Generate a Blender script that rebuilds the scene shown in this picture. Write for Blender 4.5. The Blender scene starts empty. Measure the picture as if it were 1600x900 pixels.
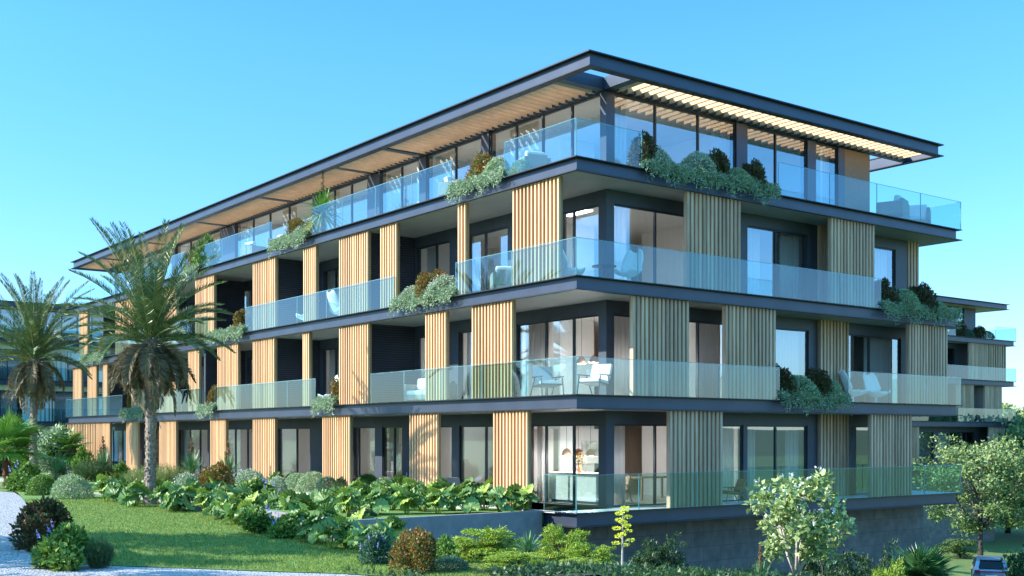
import bpy, math, random
import numpy as np
from mathutils import Vector, Matrix
R_ = math.radians
random.seed(7); rng = np.random.default_rng(11)
S = bpy.context.scene; COL = S.collection
# ------------------------------------------------------------------ camera
F_PX, YH, TH = 1788.2, 680.6, R_(37.073)
CX, CY, CZ = -19.847, -23.424, 2.08
cam = bpy.data.objects.new('camera', bpy.data.cameras.new('camera')); COL.objects.link(cam)
cam.location = (CX, CY, CZ); cam.rotation_euler = (R_(90), 0, -TH)
cam.data.lens = 36*F_PX/1600; cam.data.sensor_width = 36
cam.data.shift_y = (YH-450)/1600; cam.data.clip_start = .1; cam.data.clip_end = 6000
S.camera = cam
# ------------------------------------------------------------------ light
SUN_AZ, SUN_EL = 152.0, 31.0            # world angle of the sun from +X, elevation
sd = Vector((math.cos(R_(SUN_AZ))*math.cos(R_(SUN_EL)), math.sin(R_(SUN_AZ))*math.cos(R_(SUN_EL)), math.sin(R_(SUN_EL))))
W = bpy.data.worlds.new('World'); S.world = W; W.use_nodes = True
wn = W.node_tree; bg = wn.nodes['Background']
sky = wn.nodes.new('ShaderNodeTexSky'); sky.sky_type = 'NISHITA'; sky.sun_disc = False
sky.sun_elevation = R_(SUN_EL); sky.sun_rotation = math.atan2(sd.x, sd.y)
sky.air_density = 1.0; sky.dust_density = .2; sky.ozone_density = 1.0; sky.altitude = 0
mxc = wn.nodes.new('ShaderNodeMix'); mxc.data_type = 'RGBA'; mxc.blend_type = 'MULTIPLY'; mxc.inputs[0].default_value = 1
wn.links.new(sky.outputs[0], mxc.inputs[6]); mxc.inputs[7].default_value = (.72, .93, 1.0, 1)
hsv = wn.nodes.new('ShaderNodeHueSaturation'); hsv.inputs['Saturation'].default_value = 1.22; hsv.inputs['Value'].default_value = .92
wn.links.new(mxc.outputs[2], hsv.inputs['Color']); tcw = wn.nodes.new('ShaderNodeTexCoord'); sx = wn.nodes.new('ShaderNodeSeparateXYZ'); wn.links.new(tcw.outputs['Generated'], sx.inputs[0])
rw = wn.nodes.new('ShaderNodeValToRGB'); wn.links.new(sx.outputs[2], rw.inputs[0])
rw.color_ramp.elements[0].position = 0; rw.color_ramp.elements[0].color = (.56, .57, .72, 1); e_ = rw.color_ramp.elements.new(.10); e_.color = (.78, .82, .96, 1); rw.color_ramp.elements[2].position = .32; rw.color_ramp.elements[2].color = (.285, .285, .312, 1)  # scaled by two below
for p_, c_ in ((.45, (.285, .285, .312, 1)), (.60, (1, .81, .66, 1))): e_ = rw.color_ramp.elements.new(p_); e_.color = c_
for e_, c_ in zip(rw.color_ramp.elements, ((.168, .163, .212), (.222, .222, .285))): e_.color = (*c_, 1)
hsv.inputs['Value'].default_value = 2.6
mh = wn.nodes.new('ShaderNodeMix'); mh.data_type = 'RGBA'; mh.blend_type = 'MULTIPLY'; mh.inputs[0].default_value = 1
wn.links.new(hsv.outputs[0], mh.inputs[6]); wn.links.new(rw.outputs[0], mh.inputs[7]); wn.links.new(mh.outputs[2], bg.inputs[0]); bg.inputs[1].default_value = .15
sl = bpy.data.lights.new('sun', 'SUN'); sun = bpy.data.objects.new('sun', sl); COL.objects.link(sun)
sun.rotation_euler = sd.to_track_quat('Z', 'Y').to_euler(); sun.location = (-40, 20, 40)
sl.energy = 3.5; sl.angle = R_(.5); sl.color = (1, .93, .82)
S.view_settings.view_transform = 'Standard'; S.view_settings.look = 'None'
S.view_settings.exposure = 1.5; S.view_settings.gamma = 1
S.render.engine = 'CYCLES'
cy = S.cycles
cy.use_denoising = True; cy.max_bounces = 9; cy.diffuse_bounces = 6; cy.glossy_bounces = 4
cy.transmission_bounces = 4; cy.transparent_max_bounces = 32
cy.caustics_reflective = False; cy.caustics_refractive = False; cy.sample_clamp_indirect = 6
# ------------------------------------------------------------------ materials
def new_mat(name):
    m = bpy.data.materials.new(name); m.use_nodes = True; nt = m.node_tree
    return m, nt, nt.nodes['Principled BSDF']
def N(nt, t, **kw):
    n = nt.nodes.new(t)
    for k, v in kw.items(): setattr(n, k, v)
    return n
def ramp(nt, fac, stops):
    r = N(nt, 'ShaderNodeValToRGB'); nt.links.new(fac, r.inputs[0])
    e = r.color_ramp.elements
    while len(e) < len(stops): e.new(.5)
    for i, (p, c) in enumerate(stops): e[i].position = p; e[i].color = (*c, 1)
    return r.outputs[0]
def noise(nt, scale, detail=4, coord='Object', stretch=None):
    tc = N(nt, 'ShaderNodeTexCoord'); n = N(nt, 'ShaderNodeTexNoise')
    n.inputs['Scale'].default_value = scale; n.inputs['Detail'].default_value = detail
    if stretch:
        mp = N(nt, 'ShaderNodeMapping'); mp.inputs['Scale'].default_value = stretch
        nt.links.new(tc.outputs[coord], mp.inputs[0]); nt.links.new(mp.outputs[0], n.inputs[0])
    else: nt.links.new(tc.outputs[coord], n.inputs[0])
    return n.outputs[0]
def bump(nt, b, h, strength=.3, dist=.02):
    n = N(nt, 'ShaderNodeBump'); n.inputs['Strength'].default_value = strength; n.inputs['Distance'].default_value = dist
    nt.links.new(h, n.inputs['Height']); nt.links.new(n.outputs[0], b.inputs['Normal'])
def simple(name, c, rough=.5, metal=0, var=.15, scale=3, bmp=0, stretch=None, spec=None):
    m, nt, b = new_mat(name)
    f = noise(nt, scale, 5, stretch=stretch)
    lo = tuple(x*(1-var) for x in c); hi = tuple(min(1, x*(1+var)) for x in c)
    nt.links.new(ramp(nt, f, [(.3, lo), (.7, hi)]), b.inputs['Base Color'])
    b.inputs['Roughness'].default_value = rough; b.inputs['Metallic'].default_value = metal
    if spec is not None: b.inputs['Specular IOR Level'].default_value = spec
    if bmp: bump(nt, b, f, bmp, .01)
    return m
def leaf_mat(name, cols, rough=.45, trans=.25, spec=.4):
    m, nt, b = new_mat(name)
    g = N(nt, 'ShaderNodeNewGeometry')
    n = len(cols)
    col = ramp(nt, g.outputs['Random Per Island'], [((i+.5)/n, tuple(min(.85, x*1.35) for x in c)) for i, c in enumerate(cols)])
    nt.links.new(col, b.inputs['Base Color']); b.inputs['Roughness'].default_value = rough
    b.inputs['Specular IOR Level'].default_value = spec
    t = N(nt, 'ShaderNodeBsdfTranslucent'); nt.links.new(col, t.inputs[0])
    mx = N(nt, 'ShaderNodeMixShader'); mx.inputs[0].default_value = trans
    nt.links.new(b.outputs[0], mx.inputs[1]); nt.links.new(t.outputs[0], mx.inputs[2])
    nt.links.new(mx.outputs[0], nt.nodes['Material Output'].inputs[0])
    return m
def glass_mat(name, tint, base, gain, ior=1.5, rough=0.0, gcol=(1, 1, 1)):
    m, nt, b = new_mat(name); nt.nodes.remove(b)
    t = N(nt, 'ShaderNodeBsdfTransparent'); t.inputs[0].default_value = (*tint, 1)
    g = N(nt, 'ShaderNodeBsdfGlossy'); g.inputs['Roughness'].default_value = rough; g.inputs['Color'].default_value = (*gcol, 1)
    fr = N(nt, 'ShaderNodeFresnel'); fr.inputs[0].default_value = ior
    ma = N(nt, 'ShaderNodeMath', operation='MULTIPLY_ADD', use_clamp=True)
    ma.inputs[1].default_value = gain; ma.inputs[2].default_value = base
    nt.links.new(fr.outputs[0], ma.inputs[0])
    ge = N(nt, 'ShaderNodeNewGeometry'); bf = N(nt, 'ShaderNodeMath', operation='SUBTRACT'); bf.inputs[0].default_value = 1
    nt.links.new(ge.outputs['Backfacing'], bf.inputs[1]); m2 = N(nt, 'ShaderNodeMath', operation='MULTIPLY')
    nt.links.new(bf.outputs[0], m2.inputs[0]); nt.links.new(ma.outputs[0], m2.inputs[1])
    mx = N(nt, 'ShaderNodeMixShader'); nt.links.new(m2.outputs[0], mx.inputs[0])
    nt.links.new(t.outputs[0], mx.inputs[1]); nt.links.new(g.outputs[0], mx.inputs[2])
    nt.links.new(mx.outputs[0], nt.nodes['Material Output'].inputs[0])
    return m
M = {}
M['metal'] = simple('dark_blue_metal', (.050, .066, .102), .38, .35, .12, 1.3)
M['edge'] = simple('dark_edge_metal', (.020, .024, .034), .45, .2, .1, 2)
M['dark'] = simple('charcoal_cladding', (.048, .062, .090), .5, 0, .12, 2)
M['frame'] = simple('window_frame_metal', (.028, .034, .046), .4, .2, .1, 2)
M['soffit'] = simple('grey_render_soffit', (.34, .35, .36), .55, 0, .08, 1.5)
M['deck'] = simple('pale_stone_floor', (.68, .66, .62), .35, 0, .06, 2)
M['plaster'] = simple('white_plaster', (.90, .90, .90), .7, 0, .03, 1)
M['warmwall'] = simple('greige_wall', (.62, .59, .56), .7, 0, .04, 1)
M['inwood'] = simple('oak_cabinet', (.34, .23, .15), .5, 0, .15, 2, stretch=(1, 1, .2))
M['white'] = simple('white_lacquer', (.80, .80, .78), .3, 0, .03, 1)
M['cushion'] = simple('white_cushion_fabric', (.82, .80, .76), .9, 0, .05, 30, .2)
M['weave'] = simple('woven_taupe_rope', (.36, .32, .27), .8, 0, .25, 60, .4)
M['walnut'] = simple('dark_walnut', (.07, .045, .03), .4, 0, .2, 8)
M['tan'] = simple('tan_leather', (.30, .15, .07), .5, 0, .1, 8)
M['copper'] = simple('copper_shade', (.50, .20, .09), .35, .4, .1, 6)
M['black'] = simple('black_metal', (.012, .012, .014), .4, .2, .1, 4)
M['stalk'] = simple('dry_stalk', (.20, .11, .05), .9, 0, .3, 12)
M['bark'] = simple('grey_bark', (.20, .17, .14), .9, 0, .35, 9, .5)
M['palebark'] = simple('pale_grey_bark', (.42, .38, .33), .8, 0, .25, 12, .4)
M['darkbark'] = simple('dark_bark', (.06, .05, .045), .9, 0, .3, 9, .5)
M['palmbark'] = simple('palm_trunk_fibre', (.25, .20, .16), .95, 0, .45, 14, .8)
M['redbark'] = simple('reddish_palm_fibre', (.16, .06, .04), .95, 0, .4, 14, .8)
M['soil'] = simple('planting_soil', (.05, .045, .03), .95, 0, .3, 3, .5)
def wood_mat(name, a, b_, c):
    m, nt, b = new_mat(name)
    f = noise(nt, 1.0, 6, stretch=(14, 14, 1.4)); g = noise(nt, 1.0, 2, stretch=(7, 7, .25))
    mx = N(nt, 'ShaderNodeMix', data_type='RGBA'); mx.inputs[0].default_value = .5
    nt.links.new(ramp(nt, f, [(.25, a), (.5, b_), (.75, c)]), mx.inputs[6])
    nt.links.new(ramp(nt, g, [(.35, a), (.65, c)]), mx.inputs[7])
    ge = N(nt, 'ShaderNodeNewGeometry'); m2 = N(nt, 'ShaderNodeMix', data_type='RGBA', blend_type='MULTIPLY'); m2.inputs[0].default_value = 1
    nt.links.new(mx.outputs[2], m2.inputs[6]); nt.links.new(ramp(nt, ge.outputs['Random Per Island'], [(0, (.72, .68, .64)), (.5, (.95, .93, .90)), (1, (1.12, 1.08, 1.0))]), m2.inputs[7])
    nt.links.new(m2.outputs[2], b.inputs['Base Color'])
    b.inputs['Roughness'].default_value = .6; bump(nt, b, f, .15, .004)
    return m
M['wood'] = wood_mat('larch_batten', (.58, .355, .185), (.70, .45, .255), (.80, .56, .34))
M['wood2'] = wood_mat('shaded_larch_batten', (.36, .21, .13), (.60, .39, .26), (.76, .55, .40))  # same larch; the tone of the shaded facade is put into its colour
M['woodback'] = wood_mat('larch_backing', (.34, .17, .07), (.42, .225, .10), (.50, .29, .14))  # shade between the battens is put into this darker colour
M['fin'] = simple('louvre_wood', (.72, .44, .24), .6, 0, .12, 2.5)
M['glass'] = glass_mat('window_glass', (.97, .98, .98), .21, 1.5, 1.5, gcol=(.85, .93, 1))
M['rail'] = glass_mat('balustrade_glass', (.78, .92, .94), .045, 1.15, 1.5, gcol=(.88, .95, 1))
M['railedge'] = simple('green_glass_edge', (.16, .36, .38), .2, 0, .05, 3)
def curtain_mat():
    m, nt, b = new_mat('sheer_curtain'); b.inputs['Base Color'].default_value = (.86, .86, .86, 1); b.inputs['Roughness'].default_value = .9
    t = N(nt, 'ShaderNodeBsdfTranslucent'); t.inputs[0].default_value = (.9, .9, .9, 1)
    mx = N(nt, 'ShaderNodeMixShader'); mx.inputs[0].default_value = .4
    nt.links.new(b.outputs[0], mx.inputs[1]); nt.links.new(t.outputs[0], mx.inputs[2]); nt.links.new(mx.outputs[0], nt.nodes['Material Output'].inputs[0])
    return m
M['curtain'] = curtain_mat()
def stone_mat(name, c, bw, bh, mortar=.6):
    m, nt, b = new_mat(name)
    tc = N(nt, 'ShaderNodeTexCoord'); mp = N(nt, 'ShaderNodeMapping'); mp.inputs['Rotation'].default_value = (R_(90), 0, 0)
    nt.links.new(tc.outputs['Object'], mp.inputs[0])
    br = N(nt, 'ShaderNodeTexBrick'); nt.links.new(mp.outputs[0], br.inputs[0])
    br.inputs['Scale'].default_value = 1; br.inputs['Brick Width'].default_value = bw; br.inputs['Row Height'].default_value = bh
    br.inputs['Mortar Size'].default_value = .008; br.offset = .5
    br.inputs['Color1'].default_value = (*[x*.9 for x in c], 1); br.inputs['Color2'].default_value = (*[x*1.1 for x in c], 1)
    br.inputs['Mortar'].default_value = (*[x*mortar for x in c], 1)
    n = noise(nt, 3, 7)
    mx = N(nt, 'ShaderNodeMix', data_type='RGBA', blend_type='MULTIPLY'); mx.inputs[0].default_value = 1
    nt.links.new(br.outputs[0], mx.inputs[6]); nt.links.new(ramp(nt, n, [(.3, (.72, .72, .72)), (.7, (1.15, 1.12, 1.08))]), mx.inputs[7])
    nt.links.new(mx.outputs[2], b.inputs['Base Color']); b.inputs['Roughness'].default_value = .8
    bump(nt, b, n, .25, .01)
    return m
M['stone'] = stone_mat('grey_stone_blocks', (.22, .20, .185), .8, .46)
M['concrete'] = simple('cast_concrete', (.25, .24, .235), .8, 0, .15, 4, .2)
M['kerb'] = simple('pale_concrete_kerb', (.62, .60, .57), .8, 0, .08, 4, .1)
def lawn_mat(name, a, b_, c):
    m, nt, b = new_mat(name)
    f = noise(nt, 2.2, 8); g = noise(nt, 30, 3)
    mx = N(nt, 'ShaderNodeMix', data_type='RGBA'); mx.inputs[0].default_value = .45
    nt.links.new(ramp(nt, f, [(.3, a), (.5, b_), (.72, c)]), mx.inputs[6])
    nt.links.new(ramp(nt, g, [(.3, a), (.7, c)]), mx.inputs[7])
    nt.links.new(mx.outputs[2], b.inputs['Base Color']); b.inputs['Roughness'].default_value = .9
    bump(nt, b, g, .6, .03)
    return m
M['lawn'] = lawn_mat('mown_lawn', (.065, .16, .026), (.10, .22, .036), (.17, .25, .055))
M['ground'] = lawn_mat('rough_ground', (.06, .13, .03), (.10, .18, .04), (.18, .21, .07))
M['hill'] = lawn_mat('wooded_hill', (.05, .08, .03), (.07, .10, .04), (.10, .12, .06))
def gravel_mat():
    m, nt, b = new_mat('pale_gravel')
    tc = N(nt, 'ShaderNodeTexCoord'); v = N(nt, 'ShaderNodeTexVoronoi'); v.inputs['Scale'].default_value = 22
    nt.links.new(tc.outputs['Object'], v.inputs[0])
    nt.links.new(ramp(nt, v.outputs['Distance'], [(.0, (.55, .55, .55)), (.45, (.42, .42, .43)), (.75, (.15, .15, .16))]), b.inputs['Base Color'])
    b.inputs['Roughness'].default_value = .85
    inv = N(nt, 'ShaderNodeMath', operation='SUBTRACT'); inv.inputs[0].default_value = 1; nt.links.new(v.outputs['Distance'], inv.inputs[1])
    bump(nt, b, inv.outputs[0], .9, .03)
    return m
M['gravel'] = gravel_mat()
M['asphalt'] = simple('asphalt', (.05, .05, .052), .85, 0, .2, 20, .3)
M['carpaint'] = simple('silver_blue_car_paint', (.25, .31, .40), .25, .5, .03, 2)
M['carglass'] = simple('car_window_tint', (.01, .014, .022), .25, 0, .05, 2, spec=.25)
M['redlamp'] = simple('red_tail_lamp', (.55, .02, .02), .2, 0, .05, 2)
M['rubber'] = simple('tyre_rubber', (.02, .02, .02), .8, 0, .1, 8)
M['rim'] = simple('alloy_rim', (.5, .5, .52), .3, .8, .05, 8)
M['picture'] = simple('ink_on_white_canvas', (.35, .33, .32), .7, 0, .95, 3.5, 0, (1, 1.5, 1))
# foliage
G_ = lambda *c: list(c)
M['lf_green'] = leaf_mat('bright_green_leaves', G_((.06, .13, .02), (.10, .20, .03), (.16, .26, .05)))
M['lf_dark'] = leaf_mat('dark_green_leaves', G_((.020, .045, .018), (.03, .07, .025), (.05, .10, .03)))
M['lf_teal'] = leaf_mat('blue_green_leaves', G_((.03, .08, .05), (.05, .12, .07), (.08, .16, .09)))
M['lf_grey'] = leaf_mat('grey_green_leaves', G_((.14, .22, .10), (.23, .32, .16), (.36, .44, .28)), .7, .15)
M['lf_mint'] = leaf_mat('trailing_mint_leaves', G_((.13, .21, .11), (.22, .31, .18), (.36, .43, .30)), .6, .2)
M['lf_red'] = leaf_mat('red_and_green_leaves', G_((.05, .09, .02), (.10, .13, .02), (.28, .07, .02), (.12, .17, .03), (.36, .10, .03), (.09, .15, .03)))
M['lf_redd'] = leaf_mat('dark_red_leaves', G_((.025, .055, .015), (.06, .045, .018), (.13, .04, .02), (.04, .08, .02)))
M['lf_lime'] = leaf_mat('yellow_green_needles', G_((.12, .20, .02), (.20, .30, .03), (.32, .40, .06)))
M['lf_fennel'] = leaf_mat('feathery_leaves', G_((.10, .17, .04), (.17, .22, .07), (.24, .26, .11)), .7, .3)
M['lf_fendk'] = leaf_mat('dark_feathery_leaves', G_((.035, .07, .03), (.05, .10, .035), (.08, .14, .05)), .7, .3)
M['lf_palm'] = leaf_mat('date_palm_leaflets', G_((.045, .085, .025), (.075, .12, .035), (.13, .17, .055)), .4, .12, .5)
M['lf_dry'] = leaf_mat('dry_palm_leaflets', G_((.10, .085, .055), (.15, .12, .07), (.07, .075, .045), (.22, .165, .10)), .7, .12)
M['lf_fan'] = leaf_mat('fan_palm_blades', G_((.06, .15, .02), (.10, .22, .03), (.15, .28, .05)), .35, .2, .5)
M['lf_fandk'] = leaf_mat('dark_fan_palm_blades', G_((.03, .09, .03), (.045, .12, .035), (.07, .16, .05)), .35, .2, .5)
M['lf_yucca'] = leaf_mat('yucca_blades', G_((.05, .13, .06), (.08, .18, .07), (.12, .22, .08)), .4, .1)
M['lf_yuccay'] = leaf_mat('yellowed_yucca_blades', G_((.22, .25, .04), (.34, .33, .07), (.16, .24, .04)), .5, .15)
M['lf_gunn'] = leaf_mat('giant_leaf_blades', G_((.09, .17, .045), (.13, .23, .06), (.18, .28, .08), (.24, .32, .05)), .5, .25)
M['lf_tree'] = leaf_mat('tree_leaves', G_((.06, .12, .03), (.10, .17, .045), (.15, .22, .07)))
M['lf_treel'] = leaf_mat('sunlit_tree_leaves', G_((.10, .16, .05), (.17, .24, .08), (.28, .34, .14)), .5, .25)
M['lf_mag'] = leaf_mat('pale_green_tree_leaves', G_((.13, .19, .06), (.22, .29, .10), (.34, .41, .17)), .45, .25)
M['fl_blue'] = leaf_mat('blue_flowers', G_((.22, .25, .60), (.32, .34, .72), (.45, .45, .80)), .7, .2)
M['fl_white'] = leaf_mat('white_flowers', G_((.75, .75, .70), (.85, .85, .80)), .7, .2)
M['fl_yellow'] = leaf_mat('yellow_flowers', G_((.65, .60, .03), (.80, .72, .06), (.50, .58, .05)), .7, .2)
M['grass'] = leaf_mat('grass_blades', G_((.07, .15, .022), (.11, .21, .03), (.18, .25, .05), (.28, .28, .08)), .7, .3)
# ------------------------------------------------------------------ mesh helpers
def link(name, me, parent=None, loc=None):
    o = bpy.data.objects.new(name, me); COL.objects.link(o)
    if parent: o.parent = parent
    if loc: o.location = loc
    return o
class MB:
    def __init__(s): s.v = []; s.f = []; s.mi = []; s.m = 0
    def add(s, vs, fs):
        b = len(s.v); s.v += [tuple(v) for v in vs]; s.f += [tuple(i+b for i in f) for f in fs]; s.mi += [s.m]*len(fs); return s
    def box(s, a, b, rot=None, about=None):
        x0, x1 = sorted((a[0], b[0])); y0, y1 = sorted((a[1], b[1])); z0, z1 = sorted((a[2], b[2]))
        vs = [(x0,y0,z0),(x1,y0,z0),(x1,y1,z0),(x0,y1,z0),(x0,y0,z1),(x1,y0,z1),(x1,y1,z1),(x0,y1,z1)]
        if rot is not None:
            c = Vector(about or ((x0+x1)/2,(y0+y1)/2,(z0+z1)/2)); vs = [c+rot@(Vector(v)-c) for v in vs]
        return s.add(vs, [(0,3,2,1),(4,5,6,7),(0,1,5,4),(1,2,6,5),(2,3,7,6),(3,0,4,7)])
    def tube(s, pts, rads, n=8, caps=True):
        pts = [Vector(p) for p in pts]
        if not hasattr(rads, '__len__'): rads = [rads]*len(pts)
        vs = []; up0 = None
        for i, p in enumerate(pts):
            t = (pts[min(i+1, len(pts)-1)]-pts[max(i-1, 0)]).normalized()
            if up0 is None: up0 = Vector((0,0,1)) if abs(t.z) < .9 else Vector((1,0,0))
            a = t.cross(up0); 
            if a.length < 1e-4: a = t.cross(Vector((.3,1,.2)))
            a.normalize(); b = a.cross(t); up0 = b
            for k in range(n):
                th = 2*math.pi*k/n; vs.append(p+(a*math.cos(th)+b*math.sin(th))*rads[i])
        fs = [(i*n+k, i*n+(k+1)%n, (i+1)*n+(k+1)%n, (i+1)*n+k) for i in range(len(pts)-1) for k in range(n)]
        if caps: fs += [tuple(range(n-1,-1,-1)), tuple((len(pts)-1)*n+k for k in range(n))]
        return s.add(vs, fs)
    def build(s, name, mats, parent=None, smooth=False, bevel=0, loc=None):
        me = bpy.data.meshes.new(name); me.from_pydata(s.v, [], s.f)
        if not isinstance(mats, (list, tuple)): mats = [mats]
        for m in mats: me.materials.append(M[m])
        if len(mats) > 1: me.polygons.foreach_set('material_index', s.mi)
        if smooth: me.polygons.foreach_set('use_smooth', [True]*len(me.polygons))
        me.update(); o = link(name, me, parent, loc)
        if bevel:
            bm = o.modifiers.new('bevel', 'BEVEL'); bm.width = bevel; bm.segments = 2; bm.limit_method = 'ANGLE'
        return o
def fast_mesh(name, V, nf, k, mats, mi=None, smooth=False):
    """V: (n*?,3) vertices used in order, faces of k vertices each"""
    me = bpy.data.meshes.new(name); nv = len(V)
    me.vertices.add(nv); me.vertices.foreach_set('co', np.asarray(V, dtype=np.float32).ravel())
    me.loops.add(nf*k); me.loops.foreach_set('vertex_index', np.arange(nf*k, dtype=np.int32))
    me.polygons.add(nf); me.polygons.foreach_set('loop_start', np.arange(0, nf*k, k, dtype=np.int32))
    try: me.polygons.foreach_set('loop_total', np.full(nf, k, dtype=np.int32))
    except Exception: pass
    for m in mats: me.materials.append(M[m])
    if mi is not None: me.polygons.foreach_set('material_index', np.asarray(mi, dtype=np.int32))
    me.update(); me.validate(); return me
def nrm(a): return a/np.maximum(np.linalg.norm(a, axis=-1, keepdims=True), 1e-9)
def leaf_quads(P, D, Nn, L, Wd, fold=0.0):
    """pointed leaves: base P, direction D, normal Nn -> (n,4,3) kite"""
    D = nrm(D); Sd = nrm(np.cross(D, Nn)); Nn = nrm(np.cross(Sd, D))
    L = np.asarray(L).reshape(-1, 1); Wd = np.asarray(Wd).reshape(-1, 1)
    a = P; b = P+D*L*.45+Sd*Wd*.5+Nn*fold*L; c = P+D*L-Nn*L*.12; d = P+D*L*.45-Sd*Wd*.5+Nn*fold*L
    return np.stack([a, b, c, d], 1)
def rdir(n):
    v = rng.normal(size=(n, 3)); return nrm(v)
def mesh_from_quads(name, Qs, mats, idx=None):
    V = np.concatenate([q.reshape(-1, 3) for q in Qs]); nf = len(V)//4
    mi = None
    if idx is not None: mi = np.concatenate([np.full(len(q), i) for q, i in zip(Qs, idx)])
    return fast_mesh(name, V, nf, 4, mats, mi)
def tag(o, label=None, cat=None, group=None, kind=None):
    if label: o['label'] = label
    if cat: o['category'] = cat
    if group: o['group'] = group
    if kind: o['kind'] = kind
    return o
def empty(name, loc=(0, 0, 0), rz=0, sc=1):
    o = bpy.data.objects.new(name, None); COL.objects.link(o); o.location = loc; o.rotation_euler = (0, 0, rz)
    o.scale = (sc, sc, sc) if not hasattr(sc, '__len__') else sc; o.empty_display_size = .3
    return o
used = set()
KIDS = {}
def place(proto, loc, rz=0, sc=1, label=None, group=None, cat=None):
    """first use moves the thing itself, later uses copy it with its parts"""
    if proto.name not in used:
        used.add(proto.name); r = proto
        KIDS[proto.name] = [(c, list(c.children)) for c in proto.children]
    else:
        r = proto.copy(); COL.objects.link(r)
        for ch, gs in KIDS[proto.name]:
            c = ch.copy(); COL.objects.link(c); c.parent = r
            for g in gs:
                d = g.copy(); COL.objects.link(d); d.parent = c
    r.location = loc; r.rotation_euler = (0, 0, rz); r.scale = (sc, sc, sc) if not hasattr(sc, '__len__') else sc
    if label: r['label'] = label
    if group: r['group'] = group
    elif 'group' in r.keys() and r is not proto: del r['group']
    return r
# ------------------------------------------------------------------ terrain
def sstep(t): t = min(1, max(0, t)); return t*t*(3-2*t)
def zt(x, y):
    z = -.14-.032*max(0, min(14, 14-y))*sstep((y+14)/12 if y < 0 else 1)
    x0 = -7.5+17*sstep((y-1.4)/60)
    s = x-x0
    r = 0 if s <= 0 else (.5*s*s/6 if s < 6 else 3+(s-6))*.30
    lo = 6.1
    r = r if r < lo-1 else lo-1+1*(1-math.exp(-(r-lo+1)))
    # long gentle fall in front of everything, towards the camera's right
    return z-r
def ray_dir(px): 
    t = (px-800)/F_PX
    return (math.sin(TH)+math.cos(TH)*t, math.cos(TH)-math.sin(TH)*t)
def on_ground(px, py, zf=zt):
    dx, dy = ray_dir(px); Z = 20
    lo, hi = 5, 200
    f = lambda Z: CZ-(py-YH)*Z/F_PX - zf(CX+dx*Z, CY+dy*Z)
    Zp = lo
    while Zp < hi and f(Zp) > 0: Zp += .25
    a, b = Zp-.25, Zp
    for _ in range(20):
        c = (a+b)/2
        if f(c) > 0: a = c
        else: b = c
    return (CX+dx*b, CY+dy*b, CZ-(py-YH)*b/F_PX), b
def at_depth(px, Z, zf=zt):
    dx, dy = ray_dir(px); x, y = CX+dx*Z, CY+dy*Z
    return (x, y, zf(x, y)), Z
GT = lambda x, y: -.05
def onx(px, X):
    dx, dy = ray_dir(px); t = (X-CX)/dx; return CY+t*dy
def ony(px, Y):
    dx, dy = ray_dir(px); t = (Y-CY)/dy; return CX+t*dx
# ground sheet
def axis(lo, hi, step, far):
    a = list(np.arange(lo, hi+.01, step)); d = step; p = hi
    while p < far: d *= 1.5; p += d; a.append(p)
    d = step; p = lo; b = []
    while p > -far: d *= 1.5; p -= d; b.append(p)
    return b[::-1]+a
xs = axis(-40, 75, 1.5, 3000); ys = axis(-40, 75, 1.5, 3000)
V = [(x, y, zt(x, y)-.02) for y in ys for x in xs]; nx = len(xs)
mb = MB(); mb.add(V, [(j*nx+i, j*nx+i+1, (j+1)*nx+i+1, (j+1)*nx+i) for j in range(len(ys)-1) for i in range(nx-1)])
tag(mb.build('ground', 'ground', smooth=True), 'dry rough ground around the gardens', kind='structure')
def hill(name, c, L, w, h, rot):
    mb = MB(); n, m_ = 60, 12; vs = []
    for i in range(n+1):
        for j in range(m_+1):
            u = i/n*2-1; v = j/m_*2-1
            hh = h*(1-u*u)*(1-v*v)*(.75+.25*math.sin(u*7+c[0])+.1*math.sin(u*19))-8
            p = Matrix.Rotation(rot, 3, 'Z')@Vector((u*L, v*w, 0)); vs.append((c[0]+p.x, c[1]+p.y, hh))
    mb.add(vs, [(i*(m_+1)+j, (i+1)*(m_+1)+j, (i+1)*(m_+1)+j+1, i*(m_+1)+j+1) for i in range(n) for j in range(m_)])
    tag(mb.build(name, 'hill', smooth=True), 'low wooded hill across the valley', kind='structure')
hill('hills', (330, -330), 520, 90, 55, R_(40)) if False else hill('hills', (160, -420), 520, 120, 24, R_(8))
hill('hills', (-400, 330), 420, 110, 46, R_(55))
def sheet(name, A, B, mat, off, n=60, m_=14, kindname='structure', sag=None, label=None):
    """ruled sheet between two plan curves, lying on the terrain"""
    def resample(C, n):
        C = [Vector((c[0], c[1])) for c in C]; d = [0]
        for i in range(1, len(C)): d.append(d[-1]+(C[i]-C[i-1]).length)
        out = []
        for k in range(n+1):
            t = d[-1]*k/n; i = 1
            while i < len(C)-1 and d[i] < t: i += 1
            out.append(C[i-1].lerp(C[i], (t-d[i-1])/(d[i]-d[i-1])))
        return out
    a, b = resample(A, n), resample(B, n); mb = MB(); vs = []
    for i in range(n+1):
        for j in range(m_+1):
            p = a[i].lerp(b[i], j/m_); vs.append((p.x, p.y, zt(p.x, p.y)+off))
    mb.add(vs, [(i*(m_+1)+j, (i+1)*(m_+1)+j, (i+1)*(m_+1)+j+1, i*(m_+1)+j+1) for i in range(n) for j in range(m_)])
    return tag(mb.build(name, mat, smooth=True), label, kind=kindname)
KX, KY = -6.15, 1.43
curveA = [on_ground(*p)[0] for p in ((-60, 763), (27, 770), (48, 795), (50, 830), (62, 866), (110, 881), (205, 886), (350, 891), (530, 897), (660, 905), (760, 925))]
curveB = [(KX-.3, 46), (KX-.3, 36), (KX-.3, 28), (KX-.3, 20), (KX-.3, 14), (KX-.3, 9), (KX-.3, 5), (KX-.3, 2.5), (KX+.2, 1.2), (KX+2.2, 1.0), (KX+4, .6)]
outer = []
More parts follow.
